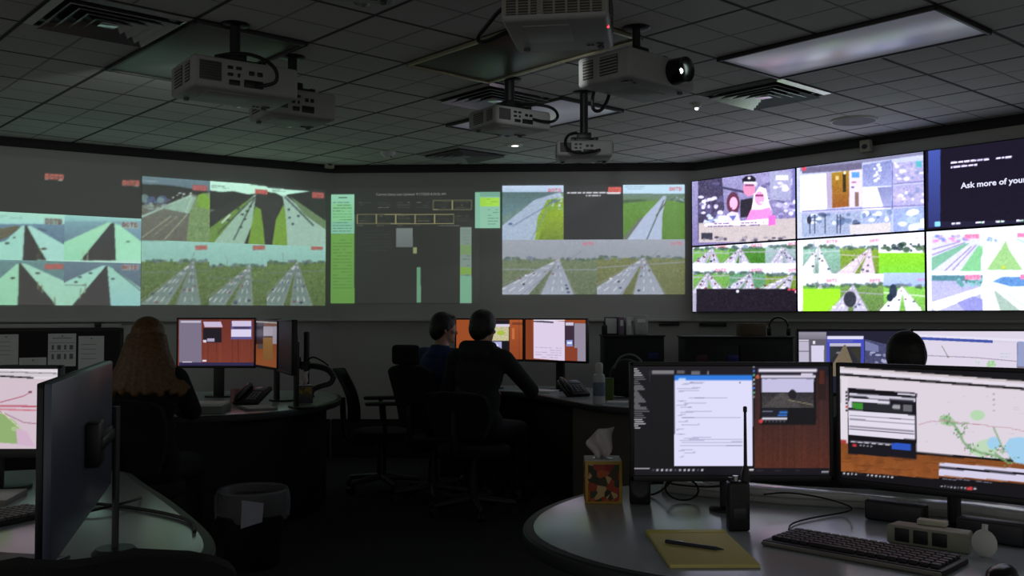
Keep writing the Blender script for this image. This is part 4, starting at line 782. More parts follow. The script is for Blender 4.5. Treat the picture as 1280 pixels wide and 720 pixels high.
def m2(c):
    c.rect(1030, 440, 1420, 680, (14, 12, 18)); f = lambda x, y: (x, y + (x - 1046) * 0.079)
    def R(x0, y0, x1, y1, col, **k): c.poly([f(x0, y0), f(x1, y0), f(x1, y1), f(x0, y1)], col, **k)
    R(1040, 458, 1420, 600, (206, 196, 200)); R(1040, 461, 1420, 465.5, (226, 218, 232)); R(1040, 466, 1420, 469, (20, 18, 26)); R(1040, 470, 1420, 560, (222, 212, 224))
    wood(c, [f(1040, 552), f(1420, 552), f(1420, 590), f(1040, 590)], (126, 72, 34), (150, 84, 40), 0); c.blobs(1046, 560, 1175, 605, 60, 7, [(112, 60, 28), (150, 88, 42), (96, 50, 26)], alpha=.22)
    for k in range(34):
        y = random.uniform(555, 588); x = random.uniform(1042, 1250); c.line(f(x, y), f(x + random.uniform(8, 30), y - 1.5), .7, (70, 34, 18), alpha=.5)
    R(1145, 470, 1420, 557, (222, 212, 224)); R(1145, 557, 1420, 560, (16, 14, 18)); R(1046, 470, 1060, 553, (226, 218, 228)); R(1046, 549, 1058, 553.5, (170, 60, 58)); R(1050, 473, 1051, 505, (150, 146, 160))
    # window with a dark frame
    R(1060, 483.5, 1146, 566, (22, 20, 28)); R(1062, 484.5, 1121, 487.5, (14, 12, 20)); R(1122, 485, 1144, 487, (220, 214, 232)); R(1062, 490, 1144, 495, (206, 202, 218)); R(1062, 493, 1086, 495, (40, 38, 46)); R(1062, 496, 1112, 500, (224, 218, 236)); R(1112, 493, 1142, 495.5, (44, 42, 52)); R(1064, 500, 1139, 510, (38, 40, 46)); R(1066, 501.5, 1079, 509, (58, 140, 48)); R(1061, 500, 1065, 508, (214, 210, 226)); R(1116, 500, 1125, 505, (160, 158, 168)); R(1129, 499, 1140, 507, (130, 128, 136), alpha=.7)
    R(1061, 511.5, 1144, 542, (226, 220, 236))
    for y in (517, 522, 531, 534): R(1062, y, 1143, y + .8 + (y > 525) * .7, (90, 86, 104))
    R(1061, 542, 1145, 549, (16, 14, 20)); R(1063, 549, 1116, 551, (120, 118, 132)); R(1115, 548, 1139, 556, (44, 84, 190)); 
    for k in range(6): R(1064 + k * 8.6, 550, 1069 + k * 8.6, 551.4, (190, 188, 200))
    R(1066, 553, 1071, 556.5, (196, 60, 60)); 
    for k in range(4): R(1075 + k * 4.4, 553.5, 1077 + k * 4.4, 555.4, (150, 148, 160))
    for k in range(6): R(1057, 488 + k * 4.6, 1059.6, 490.6 + k * 4.6, (60, 58, 70) if k != 4 else (190, 60, 60))
    # map: coast, lakes and green patches
    c.ell(1222, 519, 9, 6.5, (182, 216, 176)); c.poly([(1212, 566), (1222, 552), (1236, 548), (1248, 556), (1246, 566), (1228, 572)], (190, 216, 186)); c.ell(1242, 554, 8, 8, (160, 206, 238)); c.poly([(1254, 560), (1262, 548), (1275, 546), (1300, 552), (1310, 586), (1268, 578)], (160, 206, 238)); c.poly([(1310, 556), (1400, 560), (1400, 590), (1320, 588)], (160, 206, 238))
    c.poly([(1174, 522), (1186, 518), (1196, 528), (1188, 533), (1176, 530)], (160, 196, 150), alpha=.8)
    G = (124, 166, 116); pts = [(1180, 524), (1192, 530), (1199, 540), (1204, 552), (1212, 560), (1226, 566), (1246, 570), (1258, 576)]
    for a, b in zip(pts, pts[1:]): c.line(a, b, 3, G, alpha=.85)
    for a, b in (((1190, 529), (1212, 529)), ((1242, 534), (1250, 552)), ((1250, 552), (1256, 566)), ((1244, 566), (1262, 580))): c.line(a, b, 2, G, alpha=.85)
    for x, y, n, sp in ((1184, 524, 26, 9), (1200, 542, 22, 8), (1214, 560, 24, 10), (1250, 560, 22, 9), (1262, 578, 16, 9), (1236, 568, 16, 10), (1206, 530, 10, 8)):
        for k in range(n): c.ell(x + rng.randn() * sp * .5, y + rng.randn() * sp * .35, .9, .9, ((90, 150, 80), (60, 96, 70), (190, 150, 160), (110, 180, 110))[k % 4])
    pr = [(1148, 531), (1162, 527), (1180, 526), (1206, 529), (1228, 531), (1246, 534), (1262, 535), (1300, 543)]
    for a, b in zip(pr, pr[1:]): c.line(a, b, .9, (190, 150, 160))
    for k in range(30): x = rng.uniform(1150, 1290); c.dashes(x, rng.uniform(494, 560), x + 7, 1, 2, (196, 186, 200), th=.6, fill=.6)
    for y in (492, 499, 505, 513): c.rect(1241, y, 1244, y + 1, (150, 130, 150))
    # small second window and task bar
    R(1174, 568, 1420, 584, (212, 206, 232)); R(1174, 572.5, 1420, 575.5, (22, 20, 32)); R(1174, 586, 1420, 600, (16, 14, 20)); c.dashes(1178, 598, 1240, 2, 4, (176, 172, 196), .079, .7)
    R(1030, 588.5, 1420, 640, (16, 14, 19))
    for k in range(15): R(1044 + k * 5, 590, 1046.4 + k * 5, 592, (196, 196, 206) if k not in (6, 7) else (30, 30, 36))
    for k in range(11): R(1176 + k * 4.2, 596.5, 1178 + k * 4.2, 598.5, (170, 170, 182))
    R(1208, 595.5, 1216, 599.5, (196, 60, 66)); R(1217, 596, 1220, 598, (214, 210, 226))
monitor('near monitor with a tall white document and dark file list', (0.349, 2.85), (1, 0), 0.601, 0.842, 1.193, m1, stand='pole')
monitor('near monitor at right edge with a map and wooden desktop', (0.958, 2.842), (0.745, -0.667), 0.60, 0.838, 1.193, m2, stand='pole')
def m3(c):
    c.rect(985, 405, 1150, 500, (30, 28, 50)); c.rect(996, 415, 1033, 424, (150, 146, 160), col2=(120, 116, 130)); c.rect(996, 424, 1033, 470, (96, 92, 104)); c.rect(998, 427, 1011, 470, (190, 184, 206)); c.rect(998, 424.5, 1011, 426, (220, 214, 232)); c.rect(1014, 432, 1030, 470, (216, 210, 236)); c.rect(1016, 426, 1019, 430, (240, 236, 250)); c.line((998, 439), (1011, 439), .8, (60, 56, 66))
    c.rect(1033, 420, 1080, 470, (66, 76, 190)); c.rect(1034, 420, 1079, 424, (226, 222, 246)); c.rect(1034, 425, 1066, 427.5, (92, 96, 180)); c.rect(1037, 429, 1076, 470, (40, 40, 50)); c.rect(1037, 429, 1076, 433, (190, 186, 210)); c.poly([(1055, 431), (1057, 431), (1072, 470), (1032, 470)], (116, 104, 84), noise=6); c.poly([(1037, 434), (1050, 436), (1037, 452)], (46, 50, 54)); c.poly([(1076, 434), (1062, 436), (1076, 456)], (52, 52, 44)); c.ell(1048, 441, 3, 1.5, (120, 116, 120))
    c.poly([(1081, 424), (1150, 440), (1150, 480), (1081, 480)], (70, 72, 110), noise=10); c.poly([(1081, 426), (1098, 432), (1098, 440), (1081, 438)], (120, 124, 170)); c.blobs(1081, 440, 1146, 456, 22, 3, [(150, 150, 190), (60, 62, 110), (190, 190, 220)])
def m4(c):
    f = lambda x, y: (x, y + (x - 1147) * .045)
    def R(x0, y0, x1, y1, col, **k): c.poly([f(x0, y0), f(x1, y0), f(x1, y1), f(x0, y1)], col, **k)
    c.rect(1130, 405, 1400, 520, (222, 214, 232)); R(1140, 418, 1400, 421, (232, 226, 246)); R(1140, 421, 1241, 424.5, (64, 82, 168)); R(1241, 421.5, 1272, 423, (214, 206, 226)); R(1148, 422, 1151, 470, (200, 194, 214))
    c.line((1177, 432), (1185, 446), .8, (110, 120, 110)); c.ell(1185, 446, 1.6, 1.2, (130, 150, 120)); c.line((1148, 444), (1220, 447), .8, (140, 124, 150)); c.line((1220, 447), (1275, 452), .8, (140, 124, 150)); c.blobs(1235, 452, 1244, 462, 16, 2.2, [(150, 206, 140), (180, 220, 170)]); c.blobs(1216, 452, 1226, 464, 6, 1.4, [(170, 210, 180)]); R(1271, 423, 1276, 460, (120, 130, 170)); R(1271, 452, 1400, 470, (130, 120, 140)); R(1272, 421, 1400, 452, (150, 160, 200)); c.dashes(1250, 442, 1262, 2, 4, (170, 196, 220))
monitor('far desk monitor with road camera window and grey panels, left of the seated head', (1.509, 5.1), (1, -0.02), 0.575, 0.905, 1.262, m3)
monitor('far desk monitor with pale map, right of the seated head', (2.10, 5.06), (1, -0.12), 0.60, 0.900, 1.262, m4)
def m5(c):
    c.rect(560, 380, 660, 470, (150, 74, 36)); wood(c, [(600, 395), (656, 395), (656, 460), (600, 460)], (168, 84, 42), (140, 66, 34), 16); c.rect(600, 400, 637, 446, (24, 22, 30)); c.rect(614, 405, 636, 426, (196, 190, 150), noise=18); c.rect(612, 405, 637, 408.5, (214, 206, 230)); c.ell(626, 416, 5, 3, (170, 190, 70)); c.rect(611, 427, 627, 437, (170, 170, 220)); c.ell(617, 432, 6, 3, (220, 224, 255)); c.rect(640, 410, 643, 424, (196, 110, 64)); c.rect(640, 403, 655, 406, (120, 60, 36))
def m6(c):
    c.rect(650, 385, 745, 470, (150, 72, 38), col2=(120, 56, 34)); c.rect(656, 398, 665, 460, (128, 60, 34)); c.poly([(667, 399), (706, 402), (706, 451), (667, 448)], (222, 206, 232)); c.poly([(667, 400), (692, 402), (692, 404), (667, 402.5)], (80, 76, 92)); c.rect(667, 399, 706, 401, (236, 228, 244)); c.dashes(669, 434, 702, 5, 3, (180, 166, 196), .04); c.poly([(706, 402), (718, 404), (718, 432), (706, 430)], (60, 44, 60)); c.rect(707, 403, 717, 407, (206, 196, 220)); c.rect(708, 425, 716, 433, (130, 140, 200)); c.rect(709, 427, 715, 430, (220, 226, 250)); c.poly([(718, 404), (745, 405), (745, 470), (722, 462), (718, 455)], (146, 138, 156)); c.poly([(708, 434), (722, 435), (722, 460), (706, 455)], (134, 62, 44))
monitor('monitor with yellow map window beside the head of the man in the dark hoodie', (-0.46, 7.74), (1, -0.03), 0.556, 0.965, 1.312, m5, stand='foot')
monitor('monitor with white page on orange wood desktop, right of the two men', (0.10, 7.72), (0.80, -0.60), 0.595, 0.965, 1.312, m6)
def m7(c):
    c.rect(215, 390, 325, 470, (104, 48, 40), col2=(124, 56, 42)); wood(c, [(224, 398), (319, 398), (319, 456), (224, 456)], (106, 46, 38), (122, 56, 42), 26); c.rect(224, 400, 252, 456, (122, 112, 134)); c.rect(226, 401, 251, 403.5, (190, 186, 204)); c.rect(228, 452, 240, 454, (220, 214, 230)); c.poly([(254, 402), (276, 402), (278.5, 409), (256, 409)], (198, 184, 214)); c.rect(254, 410, 277, 428, (28, 22, 32)); c.rect(259, 423, 268, 427, (170, 160, 190)); c.rect(254, 425, 258, 428, (216, 206, 226)); c.rect(289, 401, 315, 424, (90, 84, 140)); c.rect(290, 401, 314, 408, (206, 196, 226)); c.rect(289, 411.5, 314, 421, (216, 208, 236)); c.rect(292, 409, 312, 410.6, (60, 40, 60)); c.rect(224, 453, 322, 460, (44, 38, 74)); c.rect(253, 450, 258, 452, (226, 220, 236))
def m8(c):
    c.rect(310, 390, 360, 475, (96, 54, 26)); c.rect(315, 390, 360, 404, (30, 28, 30)); c.line((318, 402), (352, 404), 1.6, (150, 150, 140)); c.rect(318, 404, 330, 438, (26, 24, 24)); c.rect(329.5, 408, 352, 420, (150, 142, 154)); c.rect(341, 408, 352, 430, (140, 132, 146)); c.rect(316, 430, 352, 466, (108, 58, 28), col2=(130, 72, 34)); c.rect(329, 421, 341, 450, (122, 92, 44), col2=(106, 76, 40)); c.rect(322, 430, 329, 436, (60, 60, 62)); c.line((329, 421), (341, 421), 2, (60, 40, 28))
monitor('monitor with dark red wood desktop and small windows, in front of the woman', (-2.415, 6.92), (1, 0), 0.57, 0.955, 1.318, m7)
monitor('angled monitor with brown cabinet picture, beside the dark red monitor', (-1.84, 6.90), (0.5, -0.866), 0.55, 0.965, 1.312, m8)
monitor('dark monitor seen almost edge on above the left tissue box', (-1.565, 6.42), (0.4, -0.917), 0.52, 0.960, 1.308, None)
def m9(c):
    c.rect(-20, 440, 85, 580, (206, 190, 200)); c.rect(-20, 458, 75, 472, (206, 198, 206)); c.line((-20, 461), (73, 464), 1.2, (240, 234, 240)); c.line((-20, 464), (72, 467), .7, (90, 84, 90)); c.line((-20, 469), (45, 472.5), 2, (30, 26, 34)); c.rect(42, 471, 74, 474, (220, 214, 222)); c.poly([(-20, 474), (76, 478), (76, 562), (-20, 556)], (208, 190, 202))
    c.line((-20, 507), (46, 508), 2.4, (186, 96, 116)); c.line((-20, 511), (46, 513), 2, (200, 120, 136)); c.line((0, 503), (30, 495), 1.2, (170, 90, 110)); c.line((30, 495), (40, 489), 1, (170, 90, 110)); c.ell(38, 490, 2.4, 1.6, (120, 80, 90)); c.line((0, 514), (30, 528), 1, (150, 100, 120)); c.line((30, 528), (50, 530), 1, (150, 100, 120))
    c.poly([(-20, 516), (4, 517), (18, 526), (30, 540), (40, 556), (-20, 552)], (142, 172, 112)); c.poly([(20, 534), (34, 540), (44, 558), (22, 556)], (206, 176, 200)); c.ell(18, 536, 4, 3, (170, 190, 140)); c.line((2, 514), (26, 536), 1, (226, 220, 190))
monitor('near left monitor with pink map and green patch, cut by the left edge', (-2.03, 3.20), (1, 0.0), 0.532, 0.860, 1.166, m9, chin=0.03)
tU, fU = monitor('dark wide monitor seen from behind at lower left, on a desk pole', (-1.112, 2.625), (0.257, -0.882), 0.915, 0.870, 1.208, None, back=MONBACK, stand=None)
p = tU.matrix_basis.inverted()
pole = Vector((-0.985, 2.40, DZ)); pl = p @ pole
MB().cyl((pl.x, pl.y, 0), (pl.x, pl.y, 0.365), 0.0085).lathe([(0.001, 0.016), (0.045, 0.016), (0.055, 0.006), (0.055, 0.0), (0.001, 0)], c=(pl.x, pl.y, 0)).build('support_pole', DARKG, tU)
MB().box(((pl.x + 0.0) / 2, pl.y - 0.012, 0.30), (abs(pl.x) + 0.04, 0.02, 0.03), 0.006).box((0.0, 0.036, 0.30), (0.10, 0.03, 0.10), 0.006).build('support_arm', BLACK, tU)

# ================================================================== OFFICE CHAIRS (seat front towards local +Y)
def office_chair(label, x, y, rz, seat=0.46, back_top=0.95, arms=True, width=0.46, rounded=True, tilt=0.10, headrest=False, cat='chair'):
    t = thing('office_chair', label, cat, (x, y, 0), rz, 'black office chairs')
    MB().prism(chaikin([(-width / 2, -.22), (width / 2, -.22), (width / 2 + .01, .22), (-width / 2 - .01, .22)], 2), seat - 0.07, seat, 0.025).build('seat', FABRIC, t)
    h = back_top - seat - 0.08; b = bmesh.new(); n = 32; rows = []
    for j in range(n + 1):
        v = j / n; zz = seat + 0.08 + h * v; wv = width * (0.78 + 0.24 * math.sin(min(1, v * 1.15) * math.pi * .62)) * (1 if v < .86 or not rounded else math.sqrt(max(0.02, 1 - ((v - .86) / .145) ** 2)) * .9 + .1)
        yy = -.21 - tilt * v + 0.03 * math.sin(v * math.pi * 1.2)
        rows.append([(b.verts.new((wv / 2 * u, yy - 0.045 * u * u * -1 - .0, zz)), b.verts.new((wv / 2 * u, yy + 0.045 * u * u - 0.05, zz))) for u in (-1, -.75, -.4, 0, .4, .75, 1)])
    for r0, r1 in zip(rows, rows[1:]):
        for k in range(6):
            for s in (0, 1): b.faces.new((r0[k][s], r0[k + 1][s], r1[k + 1][s], r1[k][s]))
        for k in (0, 6): b.faces.new((r0[k][0], r0[k][1], r1[k][1], r1[k][0]))
    for r in (rows[0], rows[-1]):
        for k in range(6): b.faces.new((r[k][0], r[k + 1][0], r[k + 1][1], r[k][1]))
    bmesh.ops.recalc_face_normals(b, faces=b.faces); m = MB(); m._merge(b); m.build('backrest', FABRIC, t, angle=50)
    if headrest: MB().box((0, -.21 - tilt - .03, back_top + 0.07), (width * .62, 0.06, 0.14), 0.028, seg=3).build('headrest', FABRIC, t)
    MB().tube([(0, -.05, seat - .09), (0, -.24, seat - .09), (0, -.285, seat - .02), (0, -.30, seat + .25)], 0.022, smooth=2).build('back_support', BLACK, t)
    if arms:
        for s in (-1, 1):
            o = MB().box((s * (width / 2 + .035), 0.0, seat + .22), (0.06, 0.27, 0.03), 0.013).build('armrest', BLACK, t)
            MB().tube([(s * (width / 2 - .06), 0.02, seat - .075), (s * (width / 2 + .045), 0.02, seat - .05), (s * (width / 2 + .045), 0.0, seat + .21)], 0.016, smooth=2).build('armrest_post', BLACK, o)
    MB().cyl((0, 0, .10), (0, 0, seat - .07), 0.026).cyl((0, 0, .12), (0, 0, .28), 0.036).build('gas_column', BLACK, t)
    for k in range(5):
        a = k * 2 * math.pi / 5 + .3; d = Vector((math.cos(a), math.sin(a), 0))
        lg = MB().cap((0, 0, .105), tuple(d * .28 + Vector((0, 0, .078))), 0.028, 0.017).build('base_leg', DARKG, t)
        w_ = d * .285; s_ = Vector((-d.y, d.x, 0)) * .018
        MB().cyl(tuple(w_ + s_ * 1.4 + Vector((0, 0, .027))), tuple(w_ + s_ * .2 + Vector((0, 0, .027))), .027).cyl(tuple(w_ - s_ * 1.4 + Vector((0, 0, .027))), tuple(w_ - s_ * .2 + Vector((0, 0, .027))), .027).cyl(tuple(w_ + Vector((0, 0, .03))), tuple(w_ + Vector((0, 0, .08))), .009).build('caster', BLACK, lg)
    return t
R_ = math.radians
office_chair('empty black office chair with armrests against the bare centre wall', -1.00, 7.40, R_(-80), back_top=0.93)
office_chair('black high backed chair behind the man in the blue shirt', -0.57, 6.99, R_(-30), back_top=0.99, width=0.36, headrest=True, arms=False)
office_chair('black chair under the man in the dark hoodie', -0.26, 6.52, R_(-24), back_top=0.84, arms=False)
office_chair('black chair under the woman with long hair', -1.95, 5.02, R_(0), back_top=0.92, arms=False)
office_chair('black chair hidden under the person behind the far monitors', 1.74, 4.18, R_(0), back_top=0.90, arms=False)
office_chair('dark chair back rising into the bottom left corner', -0.75, 1.72, R_(20), seat=0.50, back_top=0.975, width=0.46, arms=False)

# ================================================================== PEOPLE (seated, facing local +Y)
def remesh(mb, name, m, parent=None, voxel=0.007, smooth=5, loc=None, rotz=0.0):
    o = mb.build('tmp', m, flat=True); md = o.modifiers.new('r', 'REMESH'); md.mode = 'VOXEL'; md.voxel_size = voxel
    ms = o.modifiers.new('s', 'SMOOTH'); ms.factor = 0.5; ms.iterations = smooth
    me = bpy.data.meshes.new_from_object(o.evaluated_get(bpy.context.evaluated_depsgraph_get())); old = o.data
    bpy.data.objects.remove(o); bpy.data.meshes.remove(old); me.name = name; me.materials.clear(); me.materials.append(m); me.shade_smooth()
    q = bpy.data.objects.new(name, me); COL.objects.link(q); q.parent = parent
    if loc is not None: q.location = loc; q.rotation_euler = (0, 0, rotz)
    return q
def xf(mb, M): bmesh.ops.transform(mb.bm, matrix=M, verts=mb.bm.verts); return mb
def join(a, b):
    me = bpy.data.meshes.new('t'); b.bm.to_mesh(me); b.bm.free(); a.bm.from_mesh(me); bpy.data.meshes.remove(me)
def hand(mb, wrist, d, palm_n, side, curl=0.35, grow=1.0):
    d = Vector(d).normalized(); n = Vector(palm_n); n = (n - d * n.dot(d)).normalized(); l = d.cross(n) * side     # l: towards the thumb
    wv = Vector(wrist); c = wv + d * .048
    for k in (-1.5, -.5, .5, 1.5): mb.cap(tuple(wv + d * .012 + l * k * .012), tuple(wv + d * .088 + l * k * .0205), .014, .0105, 10)
    for k, ln in zip((1.5, .5, -.5, -1.5), (.070, .078, .072, .056)):
        p0 = wv + d * .088 + l * k * .0205; a = d.copy()
        for s, (f, r) in enumerate(((.45, .0092), (.32, .0084), (.23, .0076))):
            a = (a * math.cos(curl) + n * math.sin(curl)).normalized(); p1 = p0 + a * ln * f + l * k * .0012; mb.cap(tuple(p0), tuple(p1), r, r * .93, 10); p0 = p1
    p0 = wv + d * .022 + l * .026; p1 = p0 + (d * .7 + l * .6 + n * .3).normalized() * .042; p2 = p1 + (d * .92 + l * .15 + n * .35).normalized() * .034
    mb.cap(tuple(p0), tuple(p1), .0145, .0105, 10); mb.cap(tuple(p1), tuple(p2), .0105, .0085, 10)
def person(label, loc, rz, arms, head_yaw=0.0, head_pitch=0.0, lean=0.0, top=None, legs_m=None, hair=None, female=False, hood=False, sc=1.0, knee=0.46):
    """arms: {-1|1: (elbow, wrist, finger direction, palm normal)} in room coordinates"""
    M = Matrix.Translation(loc) @ Matrix.Rotation(rz, 4, 'Z') @ Matrix.Scale(sc, 4); I = M.inverted(); I3 = I.to_3x3()
    L = Matrix.Translation((0, 0, .52)) @ Matrix.Rotation(-lean, 4, 'X') @ Matrix.Translation((0, 0, -.52))
    sw = .165 if female else .185; T = lambda p: L @ Vector(p)
    HP = Matrix.Translation(T((0, .015, 1.135))) @ Matrix.Rotation(head_yaw, 4, 'Z') @ Matrix.Rotation(head_pitch, 4, 'X')
    b = MB(); u = MB()
    u.sph((0, .0, .56), (.170, .125, .125)).sph((0, .0, .72), (.140, .108, .17)).sph((0, -.005, .92), (.160, .112, .18)).cap((-sw + .02, -.005, 1.035), (sw - .02, -.005, 1.035), .058).cyl((0, -.005, 1.02), (0, .0, 1.13), .10, .052).cap((0, 0, 1.06), (0, .012, 1.17), .052)
    xf(u, L); join(b, u)
    hd = MB(); hd.sph((0, .0, .125), (.074, .094, .088)).sph((0, .032, .055), (.054, .058, .064)).cap((0, .0, -.02), (0, .005, .06), .05).sph((0, .076, .018), (.026, .018, .016))
    hd.cap((0, .090, .105), (0, .104, .076), .0095, .0135, 10).cap((-.022, .078, .122), (.022, .078, .122), .014, .014, 10).cap((-.018, .084, .046), (.018, .084, .046), .0075, .0075, 10).cap((-.018, .082, .036), (.018, .082, .036), .008, .008, 10)
    for s in (-1, 1): hd.sph((s * .074, -.006, .098), (.011, .021, .031), rot=(.15, 0, s * .35)).sph((s * .043, .062, .085), (.02, .018, .016))
    xf(hd, HP); join(b, hd)
    legp = {}
    for s in (-1, 1):
        b.cap((s * .095, .02, .545), (s * .115, knee, .505), .078, .056).cap((s * .115, knee, .505), (s * .115, knee + .0, .10), .054, .036).cap((s * .115, knee - .02, .06), (s * .125, knee + .16, .035), .036, .027)
        el, wr, fd, pn = arms[s]; el = I @ Vector(el); wr = I @ Vector(wr); sh = T((s * sw, -.005, 1.03)); legp[s] = (sh, el, wr)
        b.cap(tuple(sh), tuple(el), .047, .038).cap(tuple(el), tuple(wr), .038, .026); hand(b, wr, I3 @ Vector(fd), I3 @ Vector(pn), s)
    body = remesh(b, 'person', SKIN, None, 0.0065, 3); body.matrix_world = M; body.rotation_euler = (0, 0, rz); body.location = loc; body.scale = (sc, sc, sc)
    tag(body, label, 'person')
    # clothing: top, trousers, shoes
    c = MB(); u = MB(); u.sph((0, .0, .60), (.185, .14, .13)).sph((0, .0, .74), (.158, .126, .17)).sph((0, -.005, .93), (.176, .128, .185)).cap((-sw + .015, -.005, 1.032), (sw - .015, -.005, 1.032), .068).cyl((0, -.008, 1.03), (0, -.002, 1.115), .115, .068)
    if hood: u.cap((-.085, -.06, 1.10), (.085, -.06, 1.10), .05).cap((-.06, -.10, 1.05), (.06, -.10, 1.05), .05).cap((-.095, -.02, 1.11), (-.05, .06, 1.09), .035).cap((.095, -.02, 1.11), (.05, .06, 1.09), .035)
    xf(u, L); join(c, u)
    for s in (-1, 1): sh, el, wr = legp[s]; c.cap(tuple(sh), tuple(el), .062, .053).cap(tuple(el), tuple(el.lerp(wr, .93)), .053, .038)
    remesh(c, 'sweater' if hood or female else 'shirt', top, body, 0.010, 4)
    c = MB(); c.sph((0, .0, .555), (.180, .135, .115))
    for s in (-1, 1): c.cap((s * .095, .02, .545), (s * .115, knee, .505), .092, .068).cap((s * .115, knee, .505), (s * .115, knee, .12), .066, .052)
    remesh(c, 'trousers', legs_m, body, 0.011, 4)
    for s in (-1, 1): remesh(MB().cap((s * .115, knee - .03, .055), (s * .127, knee + .17, .045), .048, .040).box((s * .121, knee + .06, .018), (.085, .27, .03), .012), 'shoe', BLACK, body, 0.007, 3)
    for s in (-1, 1): xf(MB().sph((s * .030, .074, .092), (.0115, .0105, .0105), seg=14), HP).build('eye', mat('eye_white', (210, 205, 200), 0.2), body)
    hm, kind = hair; hb = MB()
    if kind == 'short':
        hb.sph((0, -.008, .140), (.083, .098, .090)).sph((0, -.045, .095), (.074, .062, .085)).sph((0, .05, .185), (.06, .045, .028))
        for s in (-1, 1): hb.sph((s * .070, -.02, .12), (.018, .05, .055))
    elif kind == 'cap':
        hb.sph((0, -.005, .142), (.088, .103, .094)).sph((0, -.04, .10), (.078, .068, .09)); 
        for s in (-1, 1): hb.sph((s * .072, -.012, .115), (.02, .05, .06))
    else:                      # long hair: cap plus locks falling over the back and shoulders
        hb.sph((0, -.008, .140), (.088, .102, .094)).sph((0, -.05, .07), (.086, .07, .13))
        for k in range(26):
            a = math.pi * (k / 25.0) ; sx = -math.cos(a); bk = math.sin(a)
            p0 = Vector((sx * .082, -.012 - .075 * bk, .13)); p1 = Vector((sx * .108, -.03 - .085 * bk, .03)); p2 = Vector((sx * .155 + .004 * (k % 3), -.03 - .10 * bk, -.08)); p3 = Vector((sx * (.20 + .014 * (k % 4)), -.02 - .11 * bk, -.155 - .05 * ((k * 7) % 5) / 5))
            hb.tube([p0, p1, p2, p3], .026 - .004 * (k % 2), seg=8, smooth=2)
    xf(hb, HP); remesh(hb, 'hair', hm, body, 0.008, 2 if kind == 'long' else 4)
    return body
HAIRB = mat('dark_hair', (22, 18, 16), 0.5, var=0.3, scale=120, bump=0.3); HAIRL = mat('brown_blonde_hair', (104, 76, 42), 0.5, var=0.35, scale=60, bump=0.4)
KNIT = mat('black_sweater', (13, 13, 14), 0.95); HOOD = mat('dark_green_hoodie', (32, 37, 34), 0.95, bump=0.2, scale=200); BLUE = mat('blue_shirt', (38, 58, 104), 0.85); JEAN = mat('dark_trousers', (15, 16, 19), 0.9); GREYS = mat('grey_shirt', (52, 52, 54), 0.9)
person('person with long brown hair and black sweater seated at the left desk, back turned', (-1.92, 5.06, 0), 0.0,
       {-1: ((-2.20, 5.22, .80), (-2.12, 5.47, .80), (0.25, 1, -.05), (0, 0, -1)), 1: ((-1.72, 5.18, .82), (-1.86, 5.40, .80), (-.2, 1, -.05), (0, 0, -1))}, top=KNIT, legs_m=JEAN, hair=(HAIRL, 'long'), female=True, sc=0.972)
person('person in a blue shirt with short hair, turned in profile towards the hooded man', (-0.54, 7.08, 0), R_(-38),
       {-1: ((-0.62, 7.36, .80), (-0.42, 7.50, .80), (1, .4, 0), (0, 0, -1)), 1: ((-0.36, 6.98, .80), (-0.20, 7.17, .77), (.7, .8, 0), (0, 0, -1))}, head_yaw=R_(-30), head_pitch=R_(-4), lean=0.04, top=BLUE, legs_m=JEAN, hair=(HAIRB, 'short'), sc=1.0)
person('person in a dark hoodie, back turned, one hand raised to the chin', (-0.24, 6.58, 0), R_(-24),
       {-1: ((-0.46, 6.80, .78), (-0.22, 6.98, .76), (.6, .8, 0), (0, 0, -1)), 1: ((0.14, 6.84, .80), (-0.035, 6.86, 1.00), (-.5, -.1, .8), (-.7, -.5, -.3))}, head_yaw=R_(-14), head_pitch=R_(-6), lean=0.10, top=HOOD, legs_m=JEAN, hair=(HAIRB, 'cap'), hood=True, sc=1.01)
person('person with dark hair, only the back of the head showing between the far monitors', (1.74, 4.24, 0), 0.0,
       {-1: ((1.48, 4.42, .80), (1.58, 4.68, .80), (.1, 1, 0), (0, 0, -1)), 1: ((2.0, 4.42, .80), (1.9, 4.68, .80), (-.1, 1, 0), (0, 0, -1))}, top=GREYS, legs_m=JEAN, hair=(HAIRB, 'cap'), sc=0.925, knee=0.44)

